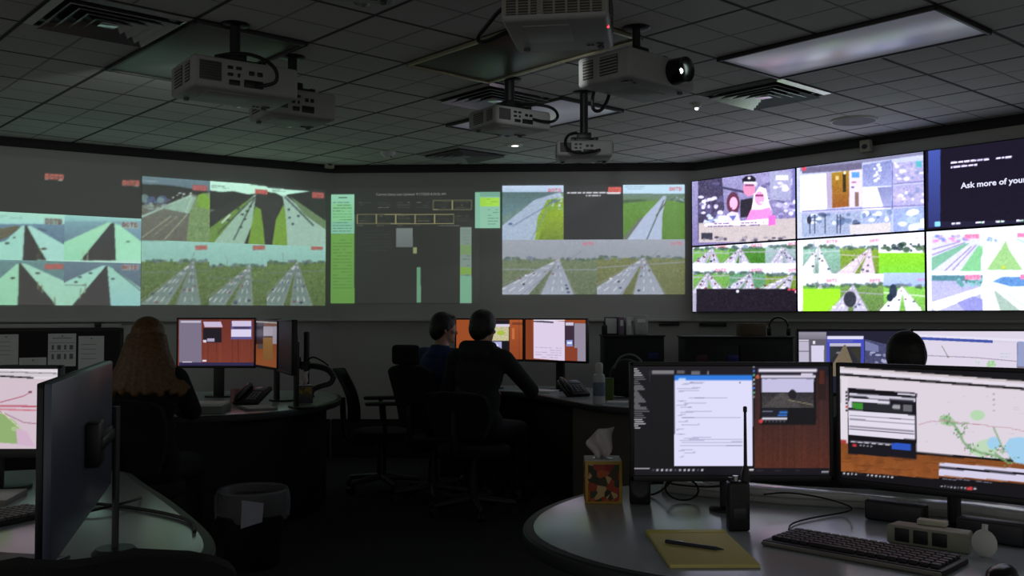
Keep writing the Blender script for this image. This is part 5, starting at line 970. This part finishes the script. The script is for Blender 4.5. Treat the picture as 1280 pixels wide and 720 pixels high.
# ================================================================== THINGS ON THE FOREGROUND DESK
def tissue_box(label, x, y, rz, w_, h, m, pm):
    t = thing('tissue_box', label, 'tissue box', (x, y, DZ), rz)
    MB().box((0, 0, h / 2), (w_, w_, h), 0.003).build('carton', m, t)
    for nm, M in (('printed_panel', Matrix.Identity(4)), ('printed_panel', Matrix.Rotation(math.pi / 2, 4, 'Z')), ('printed_panel', Matrix.Rotation(-math.pi / 2, 4, 'Z'))):
        p_ = MB().box((0, -w_ / 2 - .0006, h * .49), (w_ * .84, 0.0012, h * .86)); xf(p_, M); p_.build(nm, pm, t)
    MB().box((0, 0, h + .0005), (w_ * .98, w_ * .98, 0.002), .0005).build('top_panel', PAPER, t)
    MB().lathe([(0.001, .0016), (.03, .0016), (.032, .0022), (.03, .0028), (.001, .0028)], c=(0, 0, h)).build('opening', mat('clear_film', (150, 156, 170), 0.1), t)
    b = bmesh.new(); n, k = 14, 9; g = []
    for j in range(k + 1):
        v = j / k; row = []
        for i in range(n + 1):
            u_ = i / n - .5; wd = .022 + .034 * math.sin(min(1, v * 1.25) * math.pi * .55) * (1 - .35 * max(0, v - .75) * 4 * (u_ < 0))
            row.append(b.verts.new((u_ * wd * 1.5 * (w_ / .115) + .006 * math.sin(7 * v) - .006, .014 * math.sin(u_ * 9 + 3 * v) * (1 - .3 * v) + .01 * v, h + v * (.088 + .010 * (u_ + .5) - .05 * max(0, -.15 - u_)) * (w_ / .115))))
        g.append(row)
    for j in range(k):
        for i in range(n): b.faces.new((g[j][i], g[j][i + 1], g[j + 1][i + 1], g[j + 1][i]))
    m_ = MB(); m_._merge(b); o = m_.build('tissue', mat('tissue_paper', (214, 208, 204), 0.9), t, angle=180); md = o.modifiers.new('s', 'SOLIDIFY'); md.thickness = 0.0008
    return t
def print_material(name, cols, scale):
    m = bpy.data.materials.new(name); m.use_nodes = True; nt = m.node_tree; b = nt.nodes['Principled BSDF']; b.inputs['Roughness'].default_value = 0.55
    tc = nt.nodes.new('ShaderNodeTexCoord'); v = nt.nodes.new('ShaderNodeTexVoronoi'); v.inputs['Scale'].default_value = scale; nt.links.new(tc.outputs['Object'], v.inputs['Vector'])
    sp = nt.nodes.new('ShaderNodeSeparateColor'); nt.links.new(v.outputs['Color'], sp.inputs[0]); r = nt.nodes.new('ShaderNodeValToRGB'); r.color_ramp.interpolation = 'CONSTANT'
    while len(r.color_ramp.elements) < len(cols): r.color_ramp.elements.new(1.0)
    for i, c in enumerate(cols): r.color_ramp.elements[i].position = i / len(cols); r.color_ramp.elements[i].color = lin(c) + (1,)
    nt.links.new(sp.outputs[0], r.inputs[0]); nt.links.new(r.outputs[0], b.inputs['Base Color']); return m
FLOR = print_material('autumn_flower_print', [(170, 62, 40), (60, 70, 38), (196, 92, 44), (46, 50, 34), (150, 48, 44), (206, 176, 120), (70, 60, 34)], 52)
tissue_box('autumn flower tissue box with raised white tissue at left end of the near desk', 0.290, 3.09, R_(-2), 0.116, 0.134, mat('tissue_box_gold', (196, 160, 62), 0.5), FLOR)
tissue_box('small patterned tissue box on the left desk below the edge-on monitor', -1.42, 6.56, R_(20), 0.11, 0.12, mat('tissue_box_dark', (70, 66, 70), 0.5), print_material('yellow_violet_print', [(150, 130, 50), (60, 54, 74), (90, 80, 50), (70, 66, 90)], 24))
# portable radio with a stubby foot antenna
t = thing('handheld_radio', 'black handheld radio with tall thin antenna standing before the near monitor', 'radio', (0.622, 2.66, DZ), R_(4))
MB().box((0, 0, .068), (.060, .036, .136), .008, seg=3).build('body', BLACK, t)
MB().lathe([(.001, .0), (.0135, .0), (.0125, .022), (.005, .045), (.0038, .19), (.0055, .192), (.0055, .205), (.001, .207)], c=(.022, 0, .134), seg=16).build('antenna', BLACK, t)
MB().cyl((-.006, 0, .134), (-.006, 0, .150), .008).build('volume_knob', STEEL, t); MB().cyl((-.021, 0, .134), (-.021, 0, .146), .006).build('channel_knob', BLACK, t)
g = MB()
for k in range(7): g.box((0, -.0185, .085 + k * .006), (.042, .003, .0025), .001)
g.build('speaker_slots', DARKG, t); MB().box((0, -.0185, .05), (.036, .003, .03), .002).build('keypad', DARKG, t)
t = thing('desk_speaker', 'small black speaker box under left corner of the near document monitor', 'speaker', (0.405, 3.06, DZ), R_(-6))
MB().box((0, 0, .072), (.066, .08, .144), .008).build('cabinet', BLACK, t); MB().lathe([(.001, .002), (.024, .004), (.027, .0), (.027, .003), (.001, .003)], c=(0, -.041, .05), M=Matrix.Rotation(math.pi / 2, 4, 'X')).build('cone', DARKG, t)
# legal pad and pen
YEL = mat('yellow_pad_paper', (222, 210, 132), 0.85, var=0.02)
t = thing('legal_pad', 'yellow legal pad lying on the near desk under a pen', 'notepad', (0.472, 2.44, DZ), R_(1))
MB().box((0, 0, .005), (.212, .356, .010), .001).build('pages', YEL, t); MB().box((0, .163, .0058), (.214, .034, .0126), .001).build('binding_strip', mat('yellow_binding', (206, 196, 84), 0.6), t); MB().box((0, 0, .0004), (.213, .357, .0012)).build('backing_card', mat('grey_card', (120, 112, 100), 0.9), t)
a = Z(832, 677, DZ + .015); b_ = Z(911, 688, DZ + .015); d = b_ - a; t = thing('pen', 'dark ballpoint pen lying across the yellow legal pad', 'pen', (a.x, a.y, DZ + .0105), math.atan2(d.y, d.x)); ln = min(d.length, .155)
MB().cyl((0, 0, .005), (ln * .88, 0, .005), .0048, seg=14).build('barrel', mat('dark_pen', (40, 46, 60), 0.35), t); MB().cyl((ln * .88, 0, .005), (ln, 0, .005), .0045, .0012, seg=14).build('tip', DARKG, t); MB().box((ln * .16, .0, .0105), (ln * .3, .004, .002), .0008).build('clip', STEEL, t)
# keyboard
def keyboard(label, x, y, rz, wd=.45, dp=.155, keys=True, km=None, body=BLACK, lip=None):
    t = thing('keyboard', label, 'keyboard', (x, y, DZ), rz, 'keyboards on the desks')
    MB().prism([(-wd / 2, -dp / 2), (wd / 2, -dp / 2), (wd / 2, dp / 2), (-wd / 2, dp / 2)], 0, .014, .003).build('tray', body, t)
    if lip: MB().box((0, -dp / 2 - .004, .007), (wd, .012, .010), .004).build('front_lip', lip, t)
    km = km or DARKG; cols = 17; n = 0
    for r in range(6):
        for c in range(cols):
            if r == 5 and 4 <= c <= 8:
                if c != 6: continue
                w_ = wd / (cols + 1) * 4.8
            else: w_ = wd / (cols + 1) * .86
            n += 1
            MB().box((-wd / 2 + wd / (cols + 1) * (c + 1), dp / 2 - .018 - r * .0235, .018), (w_, .0185, .010), .002, seg=1).build('key', km, t)
    MB().box((wd * .36, dp / 2 - .006, .0146), (.05, .004, .001)).build('indicator_strip', DARKG, t); return t
keyboard('black keyboard in front of the near map monitor', 0.865, 2.395, R_(-44), wd=.45, dp=.165, km=mat('dark_keys', (44, 42, 48), 0.4), lip=mat('grey_lip', (120, 116, 104), 0.5))
t = thing('computer_mouse', 'dark computer mouse right of the near keyboard, at the bottom edge', 'mouse', (1.085, 2.145, DZ + .004), R_(-44))
remesh(MB().sph((0, 0, .012), (.030, .056, .024)).box((0, 0, .006), (.05, .09, .012), .005), 'shell', BLACKG, t, .003, 4); MB().cyl((-.003, .028, .024), (.003, .028, .024), .006).build('scroll_wheel', DARKG, t)
# speakers bar pieces beside the stand, desk outlet, white puck, note block
for lab, px, py in (('black low speaker left of the map monitor stand', 1116, 655), ('black low speaker right of the map monitor stand', 1237, 681)):
    q = Z(px, py, DZ); t = thing('bar_speaker', lab, 'speaker', (q.x + .02, q.y + .025, DZ), R_(-41.8)); MB().box((0, 0, .03), (.168, .05, .058), .008).build('cabinet', BLACK, t); MB().box((0, -.0255, .03), (.155, .003, .046), .001).build('grille', DARKG, t)
t = thing('desk_outlet', 'pale desk outlet block with three square dark sockets below the map monitor', 'power outlet', (1.072, 2.475, DZ), R_(-40))
OUT = mat('pale_green_plastic', (150, 150, 132), 0.5)
MB().prism([(-.10, -.03), (.10, -.03), (.092, .03), (-.092, .03)], 0, .05, .006).build('case', OUT, t)
for k in range(3): MB().box((-.062 + k * .046, -.031, .026), (.036, .004, .034), .004).build('socket', BLACK, t)
t = thing('white_puck', 'round white plug standing at the right end of the desk outlet', 'plug', (1.155, 2.365, DZ), R_(-40)); MB().sph((0, 0, .034), (.030, .012, .034)).build('disc', WHITE, t); MB().cyl((0, 0, .055), (0, .01, .078), .007).build('stem', WHITE, t)
t = thing('note_block', 'small pale note block lying on the desk outlet', 'note pad', (1.088, 2.50, DZ + .0505), R_(-36)); MB().box((0, 0, .006), (.07, .03, .012), .001).build('sheets', mat('pale_note', (190, 188, 168), 0.8), t); MB().box((0, .0155, .006), (.07, .002, .0125)).build('glued_edge', DARKG, t)
# cables on the near desk
def wire(label, pts, r=.003, name='cable', cat='cable', smooth=3, group=None):
    o = Vector(pts[0]); return tag(MB().tube([tuple(Vector(p) - o) for p in pts], r, smooth=smooth).build(name, CABLE, loc=o), label, cat, group)
cx, cy = .545, 3.10
wire('looped thin black cable behind the near monitor, above the tissue box side', [(cx - .13, cy + .12, DZ + .004), (cx - .08, cy + .04, DZ + .003)] + [(cx + .055 * math.cos(a), cy + .05 * math.sin(a) * .8, DZ + .006 + .03 * (1 + math.sin(a))) for a in [x * .6 for x in range(3, 16)]] + [(cx + .10, cy + .02, DZ + .035), (cx + .2, cy - .02, DZ + .06)], .0035)
q = [Z(*p) for p in ((955, 618, DZ + .042), (985, 615, DZ + .042), (1030, 622, DZ + .042), (1068, 634, DZ + .042), (1060, 640, DZ + .006), (1020, 646, DZ + .005), (988, 654, DZ + .005), (986, 662, DZ + .005))]
wire('thin black keyboard cable curving over the pale desk rail', [tuple(v) for v in q], .0025)
for k, (x, y, rz, lab) in enumerate(((0.70, 3.22, .3, 'loose white paper on the desk rail behind the near document monitor'), )):
    t = thing('paper_sheet', lab, 'paper', (x, y, DZ + .0365), rz); MB().box((0, 0, .0015), (.11, .08, .003), .001).build('sheet', PAPER, t)

# ================================================================== THINGS ON THE OTHER DESKS
def desk_phone(label, x, y, rz):
    t = thing('desk_phone', label, 'phone', (x, y, DZ), rz, 'black desk phones')
    M = Matrix.Rotation(R_(28), 4, 'X'); b = MB().box((0, 0, .035), (.19, .20, .03), .008); xf(b, M); xf(b, Matrix.Translation((0, 0, .03))); b.build('base', BLACK, t)
    b = MB().cap((-.065, -.085, .062), (-.065, .085, .062), .018).box((-.065, 0, .075), (.034, .16, .02), .009); xf(b, M); xf(b, Matrix.Translation((0, 0, .03))); b.build('handset', BLACKG, t)
    b = MB()
    for r in range(4):
        for c in range(3): b.box((.005 + c * .026, -.06 + r * .024, .052), (.018, .015, .006), .002)
    xf(b, M); xf(b, Matrix.Translation((0, 0, .03))); b.build('keypad', mat('grey_keys', (130, 130, 136), 0.5), t)
    b = MB().box((.03, .062, .051), (.09, .045, .004), .001); xf(b, M); xf(b, Matrix.Translation((0, 0, .03))); b.build('display', mat('phone_display', (120, 124, 130), 0.2), t); return t
desk_phone('black desk phone beside the monitor with the white page', 0.44, 7.06, R_(25)); desk_phone('black desk phone on the left desk beside the pink mug', -1.72, 6.42, R_(-20))
t = thing('spray_bottle', 'white bottle with round cap at the front edge of the middle desk', 'bottle', (0.585, 6.47, DZ), 0)
MB().lathe([(.001, 0), (.036, .0), (.041, .006), (.041, .17), (.036, .195), (.022, .205), (.022, .21), (.001, .21)]).build('body', mat('bottle_white', (196, 204, 204), 0.4), t); MB().lathe([(.024, .205), (.026, .21), (.026, .262), (.020, .275), (.001, .278)]).build('cap', WHITE, t); MB().lathe([(.0415, .055), (.0418, .056), (.0418, .145), (.0415, .146)]).build('label', mat('bottle_label', (110, 130, 150), 0.5), t)
t = thing('green_box', 'small green box behind the white bottle', 'box', (0.655, 6.80, DZ), R_(-8)); MB().box((0, 0, .075), (.125, .09, .15), .004).build('carton', mat('green_carton', (86, 112, 44), 0.6), t); MB().box((0, 0, .151), (.12, .085, .003), .001).build('lid', mat('dark_green_lid', (50, 70, 34), 0.6), t)
t = thing('paper_sheet', 'white folded paper beside the white bottle', 'paper', (0.745, 6.52, DZ), R_(-12)); MB().box((0, 0, .006), (.20, .12, .012), .004).build('sheet', PAPER, t); MB().box((.07, -.055, .013), (.05, .012, .003), .001).build('printed_mark', DARKG, t)
t = thing('paper_stack', 'white papers lying on the desk before the white page monitor', 'paper', (0.23, 7.43, DZ), R_(-30)); MB().box((0, 0, .009), (.21, .16, .018), .002).build('sheets', PAPER, t); MB().box((0.02, 0, .0187), (.2, .15, .0012)).build('top_sheet', PAPER, t)
t = thing('shoulder_bag', 'black rounded bag with grey trim standing behind the green box', 'bag', (0.83, 6.98, DZ + .012), R_(10))
remesh(MB().sph((0, 0, .13), (.13, .08, .14)).box((0, 0, .05), (.24, .14, .10), .04).sph((.07, 0, .10), (.09, .075, .11)), 'body', mat('black_bag_fabric', (24, 24, 26), 0.8), t, .008, 4); MB().tube([(-.10, -.03, .20), (-.07, -.05, .285), (.02, -.06, .31), (.10, -.05, .26), (.13, -.03, .17)], .007, smooth=3).build('strap', mat('grey_strap', (110, 116, 114), 0.7), t)
# left desk
t = thing('binder', 'white binder stack lying at the front edge of the left desk', 'binder', (-1.92, 5.90, DZ), R_(3)); MB().box((0, 0, .022), (.34, .24, .044), .006).build('lower_binder', mat('grey_binder', (120, 128, 122), 0.6), t); MB().box((.0, .01, .052), (.32, .22, .015), .003).build('top_cover', mat('pale_binder', (236, 240, 232), 0.5), t)
t = thing('mug', 'dusky pink mug on the left desk', 'mug', (-1.86, 6.50, DZ), R_(40)); PK = mat('pink_ceramic', (170, 110, 116), 0.35)
MB().lathe([(.001, 0), (.036, 0), (.041, .006), (.042, .095), (.038, .095), (.037, .01), (.001, .01)]).build('cup', PK, t); MB().tube([(.040, 0, .078), (.062, 0, .076), (.07, 0, .05), (.060, 0, .026), (.040, 0, .022)], .006, smooth=2).build('handle', PK, t)
t = thing('paper_stack', 'grey papers and folders between the mug and the left tissue box', 'paper', (-1.62, 6.12, DZ), R_(28)); MB().box((0, 0, .006), (.20, .26, .012), .002).build('folder', mat('grey_folder', (128, 126, 128), 0.7), t); MB().box((.01, .01, .0128), (.17, .23, .0015)).build('sheet', PAPER, t)
t = thing('desk_stand', 'black desk pole with a folded curved arm at the right of the left desk', 'stand', (-1.50, 7.02, DZ), 0)
MB().lathe([(.001, .02), (.05, .02), (.06, .01), (.06, 0), (.001, 0)]).build('base', BLACK, t); MB().cyl((0, 0, .01), (0, 0, .465), .021).lathe([(.001, .475), (.018, .475), (.023, .465), (.023, .455)]).build('pole', BLACK, t)
MB().tube([(0, -.02, .23), (.09, -.03, .225), (.17, -.03, .20), (.205, -.03, .15)], .022, smooth=3).build('upper_arm', BLACK, t); MB().tube([(.205, -.03, .15), (.19, -.05, .10), (.12, -.06, .085), (.06, -.07, .06), (.05, -.07, .03)], .020, smooth=3).build('lower_arm', BLACK, t)
MB().tube([(.0, -.03, .25), (.05, -.06, .30), (.12, -.06, .27), (.17, -.05, .23)], .006, smooth=3).build('cable', CABLE, t); MB().cyl((0, -.03, .20), (0, -.03, .26), .034).box((-.06, -.03, .25), (.05, .05, .09), .012).build('clamp', BLACK, t)
# lower left desk
keyboard('keyboard partly cut off by the left edge, below the pink map monitor', -1.50, 2.72, R_(64), wd=.42, dp=.15, km=mat('grey_key_caps', (96, 94, 92), 0.5))
t = thing('paper_stack', 'pale papers on the lower left desk under the pink map monitor', 'paper', (-1.74, 3.08, DZ), R_(10)); MB().box((0, 0, .008), (.30, .21, .016), .002).build('sheets', mat('grey_papers', (150, 148, 142), 0.8), t); MB().box((.01, 0, .0168), (.28, .20, .0012)).build('top_sheet', PAPER, t)
wire('thick black cable along the right edge of the lower left desk', [(-1.42, 3.05, DZ + .006), (-1.22, 2.98, DZ + .006), (-1.02, 2.86, DZ + .006), (-.90, 2.74, DZ + .006), (-.86, 2.62, DZ + .006)], .0055)
wire('thin blue black cable crossing the thick cable on the lower left desk', [(-1.30, 2.82, DZ + .005), (-1.20, 2.90, DZ + .020), (-1.16, 3.02, DZ + .020), (-1.20, 3.12, DZ + .005)], .004)
t = thing('desk_mat', 'dark flat document cover lying under the pole of the wide monitor', 'cover', (-1.20, 2.25, DZ), R_(-12)); MB().box((0, 0, .003), (.20, .26, .006), .002).build('cover', mat('dark_cover', (58, 54, 58), 0.5), t); MB().box((.095, 0, .0065), (.008, .26, .002)).build('spine', DARKG, t)
# far desk corner: two keyboards would be hidden; nothing shows there

# ================================================================== FLOOR THINGS AND FURNITURE ALONG THE WALLS
FILM = bpy.data.materials.new('clear_plastic_film'); FILM.use_nodes = True; nt = FILM.node_tree; pb = nt.nodes['Principled BSDF']; pb.inputs['Base Color'].default_value = (0.75, 0.77, 0.82, 1); pb.inputs['Roughness'].default_value = 0.18; pb.inputs['Alpha'].default_value = 0.16
t = thing('waste_bin', 'black waste bin with a clear bag folded over the rim', 'bin', (-1.385, 5.16, 0), 0)
MB().lathe([(.001, .0), (.135, 0), (.14, .01), (.178, .40), (.172, .40), (.134, .02), (.001, .02)], seg=40).build('body', BLACK, t)
b = bmesh.new(); rings = []
for j, (r, z) in enumerate(((.165, .30), (.170, .405), (.180, .412), (.190, .385), (.195, .33), (.188, .285))):
    rings.append([b.verts.new(((r + (.007 * math.sin(k * 1.7) + .005 * math.sin(k * .9 + j)) * (j > 2)) * math.cos(k * math.pi / 30), (r + .007 * math.sin(k * 1.7) * (j > 2)) * math.sin(k * math.pi / 30), z - (.03 * (math.sin(k * .45) > .3) if j == 5 else 0))) for k in range(60)])
for r0, r1 in zip(rings, rings[1:]):
    for k in range(60): b.faces.new((r0[k], r0[(k + 1) % 60], r1[(k + 1) % 60], r1[k]))
m_ = MB(); m_._merge(b); m_.build('bag', FILM, t, angle=180)
p_ = MB().face([(-.065, 0, -.085), (.045, 0, -.05), (.052, 0, .045), (-.06, 0, .06)]).build('bag_highlight', mat('bluish_highlight', (176, 180, 196), 0.7), t, loc=(.06, -.208, .325), flat=True); p_.modifiers.new('s', 'SOLIDIFY').thickness = 0.001  # pale sheet imitates a highlight on the clear bag
def cabinet(label, x0, x1, y0, y1, h, badge):
    t = thing('low_cabinet', label, 'cabinet', ((x0 + x1) / 2, (y0 + y1) / 2, 0), 0, 'black cabinets below the wall rail'); w_, d_ = x1 - x0, y1 - y0
    MB().box((0, 0, h / 2), (w_, d_, h), .006).build('body', PANELB, t); MB().box((0, 0, h + .008), (w_ + .02, d_ + .02, .016), .004).build('top_board', BLACK, t)
    n = max(1, round(w_ / .45))
    for k in range(n): dd = MB().box((-w_ / 2 + (k + .5) * w_ / n, -d_ / 2 - .008, h * .5), (w_ / n - .01, .016, h * .9), .003).build('door', PANELB, t); MB().cyl((-w_ / 2 + (k + .85) * w_ / n, -d_ / 2 - .03, h * .55), (-w_ / 2 + (k + .85) * w_ / n, -d_ / 2 - .03, h * .68), .006).build('handle', DARKG, dd)
    for bx, col in badge: MB().box((bx, -d_ / 2 - .017, h - .16), (.085, .003, .055), .001).build('badge', mat('badge_' + col[0], col[1], 0.5), t)
    return t
cabinet('black cabinet behind the white bottle, with a small dark blue badge', 0.77, 1.275, 8.05, 8.40, 1.155, [(.16, ('blue', (34, 42, 110)))])
cabinet('wider black cabinet left of the far monitors, with blue and red badges', 1.37, 2.23, 7.62, 7.92, 1.155, [(-.05, ('blue', (34, 42, 110))), (-.30, ('red', (70, 22, 26)))])
CT = 1.155 + .016
t = thing('picture_frame', 'black framed white sheet standing on the narrower black cabinet', 'picture frame', (.845, 8.2, CT), R_(2)); MB().box((0, 0, .075), (.115, .012, .15), .003).build('frame', BLACK, t); MB().box((0, -.007, .075), (.095, .003, .13)).build('sheet', PAPER, t)
for x, c, lab in ((.925, ('violet_spine', (120, 96, 122)), 'dull violet binder standing between the picture frame and the white binder'), (.985, ('white_spine', (196, 198, 198)), 'white binder standing right of the violet binder')):
    t = thing('binder', lab, 'binder', (x, 8.2, CT), 0); MB().box((0, 0, .075), (.042, .2, .15), .004).build('cover', mat(*c, 0.6), t); MB().box((0, -.101, .10), (.024, .003, .05)).build('spine_label', PAPER, t)
t = thing('wall_post', 'pale upright box at the right of the standing binders', 'box', (1.10, 8.22, CT), 0); MB().box((0, 0, .085), (.11, .12, .17), .006).build('case', mat('pale_grey_case', (168, 172, 168), 0.6), t); MB().box((0, -.061, .12), (.07, .003, .03)).build('label', PAPER, t)
t = thing('spray_can', 'dark slim bottle standing left of the framed sheet', 'bottle', (.785, 8.16, CT), 0); MB().lathe([(.001, 0), (.022, 0), (.024, .005), (.024, .075), (.012, .09), (.012, .105), (.001, .108)]).build('body', BLACK, t); MB().cyl((0, 0, .1), (0, 0, .115), .009).build('cap', DARKG, t)
t = thing('brown_box', 'dim brown box on the wider black cabinet', 'box', (1.93, 7.76, CT), R_(5)); MB().box((0, 0, .05), (.20, .14, .10), .005).build('carton', mat('brown_carton', (84, 66, 48), 0.8), t); MB().box((0, 0, .101), (.2, .03, .002)).build('tape', mat('tape', (120, 104, 80), 0.4), t)
t = thing('headset', 'black headset resting on the wider black cabinet beside the brown box', 'headset', (2.15, 7.74, CT), R_(-20)); MB().tube([(-.075, 0, .035), (-.075, 0, .10), (-.04, 0, .145), (.02, 0, .15), (.07, 0, .11), (.075, 0, .035)], .009, smooth=3).build('headband', BLACK, t)
for s in (-1, 1): MB().cyl((s * .075 - .014, 0, .036), (s * .075 + .014, 0, .036), .036).build('ear_cup', BLACK, t)
# pinboard on the left wall with papers
def on_wall(fr, px0, py0, px1, py1, off):
    x0, x1, z0, z1 = wall_rect(fr, px0, py0, px1, py1, off); return (x0 + x1) / 2, z0, x1 - x0, z1 - z0
xc, z0, w_, h = on_wall(FL, -60, 413, 152, 482, -.03); t = thing('pinboard', 'long dark pinboard under the rail of the left wall', 'pinboard', FL.at(xc, -.05, z0), FL.rotz)
MB().box((0, -.008, h / 2), (w_, .016, h), .002).build('felt', mat('dark_brown_felt', (44, 38, 38), 0.95), t); b = MB()
for s in (0, 1): b.box((0, -.009, s * h), (w_ + .03, .018, .03), .004); b.box(((s - .5) * w_, -.009, h / 2), (.03, .018, h), .004)
b.build('frame', mat('pinboard_frame', (34, 36, 33), 0.6), t)
for lab, r, lines in (('pale printed sheet at the left end of the pinboard', (-8, 418, 23, 456), 0), ('white sheet with small drawings on the pinboard', (60, 417, 95, 458), 1), ('plain grey sheet at the right end of the pinboard', (98, 420, 130, 462), 0), ('low grey strip of paper between the pinboard sheets', (24, 447, 58, 460), 0)):
    xc, z0, w_, h = on_wall(FL, *r, -.028); t = thing('pinned_sheet', lab, 'paper', FL.at(xc, -.0305, z0), FL.rotz, 'sheets on the pinboard'); MB().box((0, 0, h / 2), (w_, .002, h)).build('sheet', PAPER, t); MB().sph((0, -.004, h - .02), .007).build('pin', STEEL, t)
    b = MB()
    if lines:
        for rr, hh in ((.30, .16), (.58, .14)):
            for k in range(4): b.box((-w_ * .33 + k * w_ * .22, -.0014, h * rr), (w_ * (.08 + .05 * (k % 2)), .001, h * hh))
        b.box((0, -.0014, h * .46), (w_ * .9, .001, h * .012)); b.box((0, -.0014, h * .72), (w_ * .9, .001, h * .012)); b.box((0, -.0014, h * .86), (w_ * .7, .001, h * .02))
    else:
        for k in range(4): b.box((-.02, -.0014, h * (.75 - k * .14)), (w_ * .6, .001, h * .012))
    b.build('print', mat('grey_print', (120, 120, 122), 0.8), t)
xc, z0, w_, h = on_wall(FL, -60, 404.5, 152, 410, .0); t = thing('tray_rail', 'long pale metal rail above the pinboard', 'rail', FL.at(xc, -.05, z0), FL.rotz); MB().box((0, -.025, h / 2), (w_, .05, h), .006).build('rail', RAIL, t); MB().box((w_ * .35, -.055, h * .8), (.05, .02, .05), .006).build('clip', BLACK, t)
for lab, r in (('dark slot shaped holder under the centre wall ledge, left of the wider cabinet', (824, 397, 849, 400.5)), ('dark slot shaped holder under the centre wall ledge, above the wider cabinet', (860, 398, 890, 401.5))):
    fr = FC if r[0] < 860 else FR; xc, z0, w_, h = on_wall(fr, *r, -.02); t = thing('ledge_holder', lab, 'holder', fr.at(max(xc, w_ / 2 + .02) if fr is FR else xc, -.05, z0 - .045), fr.rotz); MB().box((0, -.02, h / 2), (w_, .04, h + .01), .004).build('tray', DARKG, t); MB().box((0, -.041, h / 2), (w_ * .9, .004, h * .4), .001).build('lip', BLACK, t)
